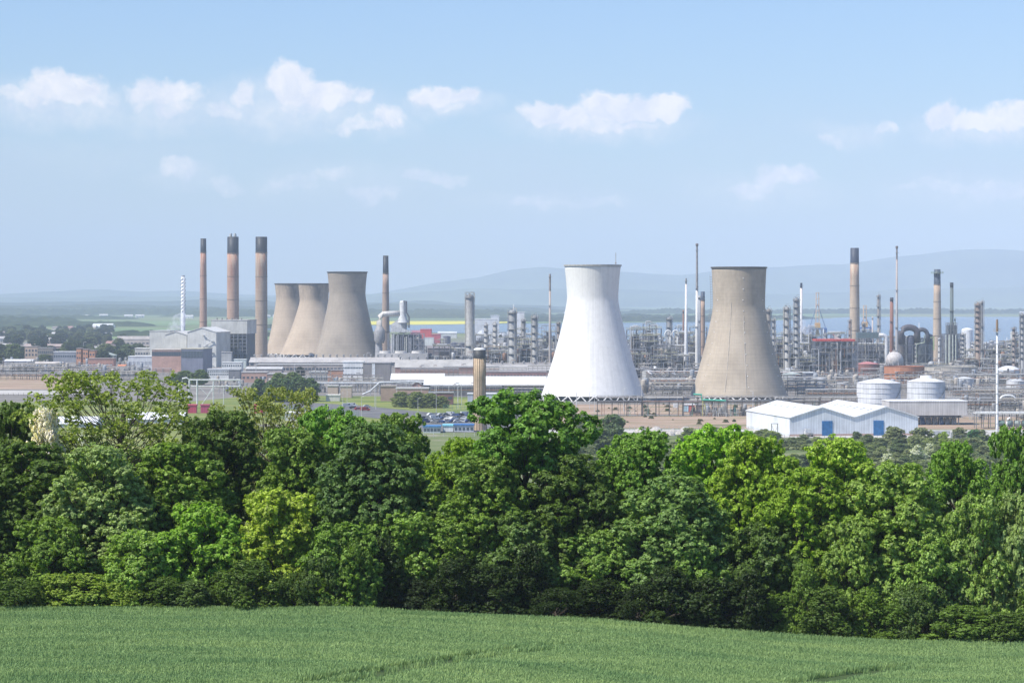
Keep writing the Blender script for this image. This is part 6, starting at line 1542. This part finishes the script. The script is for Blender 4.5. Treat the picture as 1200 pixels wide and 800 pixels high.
# ------------------------------------------------------------------ fences
def fence(label, pts, hgt, col, sp=3.0, mesh=False):
    P_ = [G(*p) for p in pts]; ox, oy = P_[0][0], P_[0][1]; o = thing('fence', label, 'fence', (ox, oy, 0)); mb = MB(); rl = MB()
    for a, b_ in zip(P_[:-1], P_[1:]):
        L = math.hypot(b_[0]-a[0], b_[1]-a[1]); n = max(1, int(L/sp))
        for i in range(n+1):
            x, y = a[0]+(b_[0]-a[0])*i/n-ox, a[1]+(b_[1]-a[1])*i/n-oy; mb.box(x-.07, x+.07, y-.07, y+.07, 0, hgt)
        for z in ((hgt-.1, hgt*.5, .2) if not mesh else np.linspace(.2, hgt-.1, 7)): rl.beam((a[0]-ox, a[1]-oy, z), (b_[0]-ox, b_[1]-oy, z), .05 if not mesh else .035)
    struct_ = mb.build('posts', col, o); rl.build('rails', tuple(q*.9 for q in col), o); return o
fence('dark low fence along the pale road at far left', [(-20, 463.5), (110, 462.5)], 1.6, (.07, .06, .06))
fence('green mesh fence right of the round trees', [(520, 480), (560, 481), (640, 482)], 3, (.10, .28, .22), 2.5, True)
fence('green mesh fence along the left edge of the road', [(335, 480), (380, 484), (420, 488)], 2.6, (.16, .34, .28), 2.5, True)
fence('grey palisade fence before the bare earth', [(640, 504), (900, 505)], 2.2, (.40, .41, .40), 2.2)
fence('grey palisade fence in front of the white sheds', [(885, 514), (960, 516), (1090, 516), (1210, 515)], 2.2, (.34, .36, .38), 2.2)
fence('white post and rail barrier beside the blue canopies', [(496, 512), (556, 511)], 1.8, (.72, .73, .74), 4)
for i, (px, yb, l_) in enumerate(((1100, 511, 'left'), (1128, 513, 'right'))):
    D = GD(yb); o = thing('concrete_wall', 'low grey concrete wall behind bushes, %s piece right of sheds' % l_, 'wall', (XY(px, D), D, 0)); MB().prism([(-5, 0), (5, 0), (5, 2), (4.6, 2.2), (-4.6, 2.2), (-5, 2)], 0, .4).build('wall', (.45, .46, .48), o); MB().box(-5.1, 5.1, -.08, .48, 2.21, 2.35).build('coping', (.55, .55, .56), o)
for i in range(16):
    px = r3.uniform(745, 805); yb = r3.uniform(504, 512)
    D = GD(yb); s = r3.uniform(.6, 2.2); mb = MB(); mb.lathe(0, 0, [(s*1.5, 0), (s*1.2, s*.5), (s*.6, s*.9), (s*.1, s*1.05)], 9)
    o = mb.build('rubble_heap', (.50, .46, .41), loc=(XY(px, D), D, 0)); tag(o, 'x', 'rubble heap', 'rubble heaps by the fence'); series(o, 'pale rubble heap', 'below the gap between towers')
# ------------------------------------------------------------------ steam
def steam(name, label, pts, dens):
    m = bpy.data.materials.new('steam'); m.use_nodes = True; t = m.node_tree; t.nodes.clear(); q = NB(t)
    tc_ = q.n('ShaderNodeTexCoord'); n = q.noise(tc_.outputs['Object'], .16, 3, .6); vo = q.n('ShaderNodeVolumePrincipled'); oo = q.n('ShaderNodeOutputMaterial')
    vo.inputs['Color'].default_value = (.95, .96, 1, 1); q.l(q.rng(n, .42, .62, 0, dens), vo.inputs['Density']); q.l(vo.outputs[0], oo.inputs['Volume'])
    MATS['steam_'+name] = m; P_ = [Vector((XY(a, D_), D_, ZZ(b_, D_))) for a, b_, D_, r in pts]; o_ = P_[0]
    mb = MB()
    for p, (_, _, _, r) in zip(P_, pts):
        v = p-o_; mb.lathe(v.x, v.y, [(max(.1, r*math.sin(math.pi*j/8)), v.z-r*math.cos(math.pi*j/8)) for j in range(9)], 12)
    o = mb.build(name, (1, 1, 1), m='steam_'+name, loc=o_); tag(o, label, 'steam'); o['kind'] = 'stuff'
    return o

steam('steam_plume', 'thin white steam drifting beside the spiral straked chimney', [(200, 386, 2600, 5), (205, 382, 2600, 7), (209, 377, 2600, 8), (213, 374, 2600, 7)], .10)
steam('steam_plume', 'white jet of steam above the red topped structure', [(966, 394, 1960, 1.6), (960, 392, 1960, 2.6), (953, 389.5, 1960, 3.6), (946, 386, 1960, 4.6), (939, 381, 1960, 5)], .22)
for i in range(40):
    px = r3.uniform(640, 885); yb = r3.choice([r3.uniform(487, 503), r3.uniform(474, 486)]); h = r3.uniform(1.2, 4)
    mid('bushN', px, yb, yb-h, h*r3.uniform(1.5, 3), r3.choice([(.16, .17, .08), (.2, .18, .1), (.12, .15, .07)]), 'small weedy bush', 'on the bare earth', 'weeds on the bare earth')
write_series()
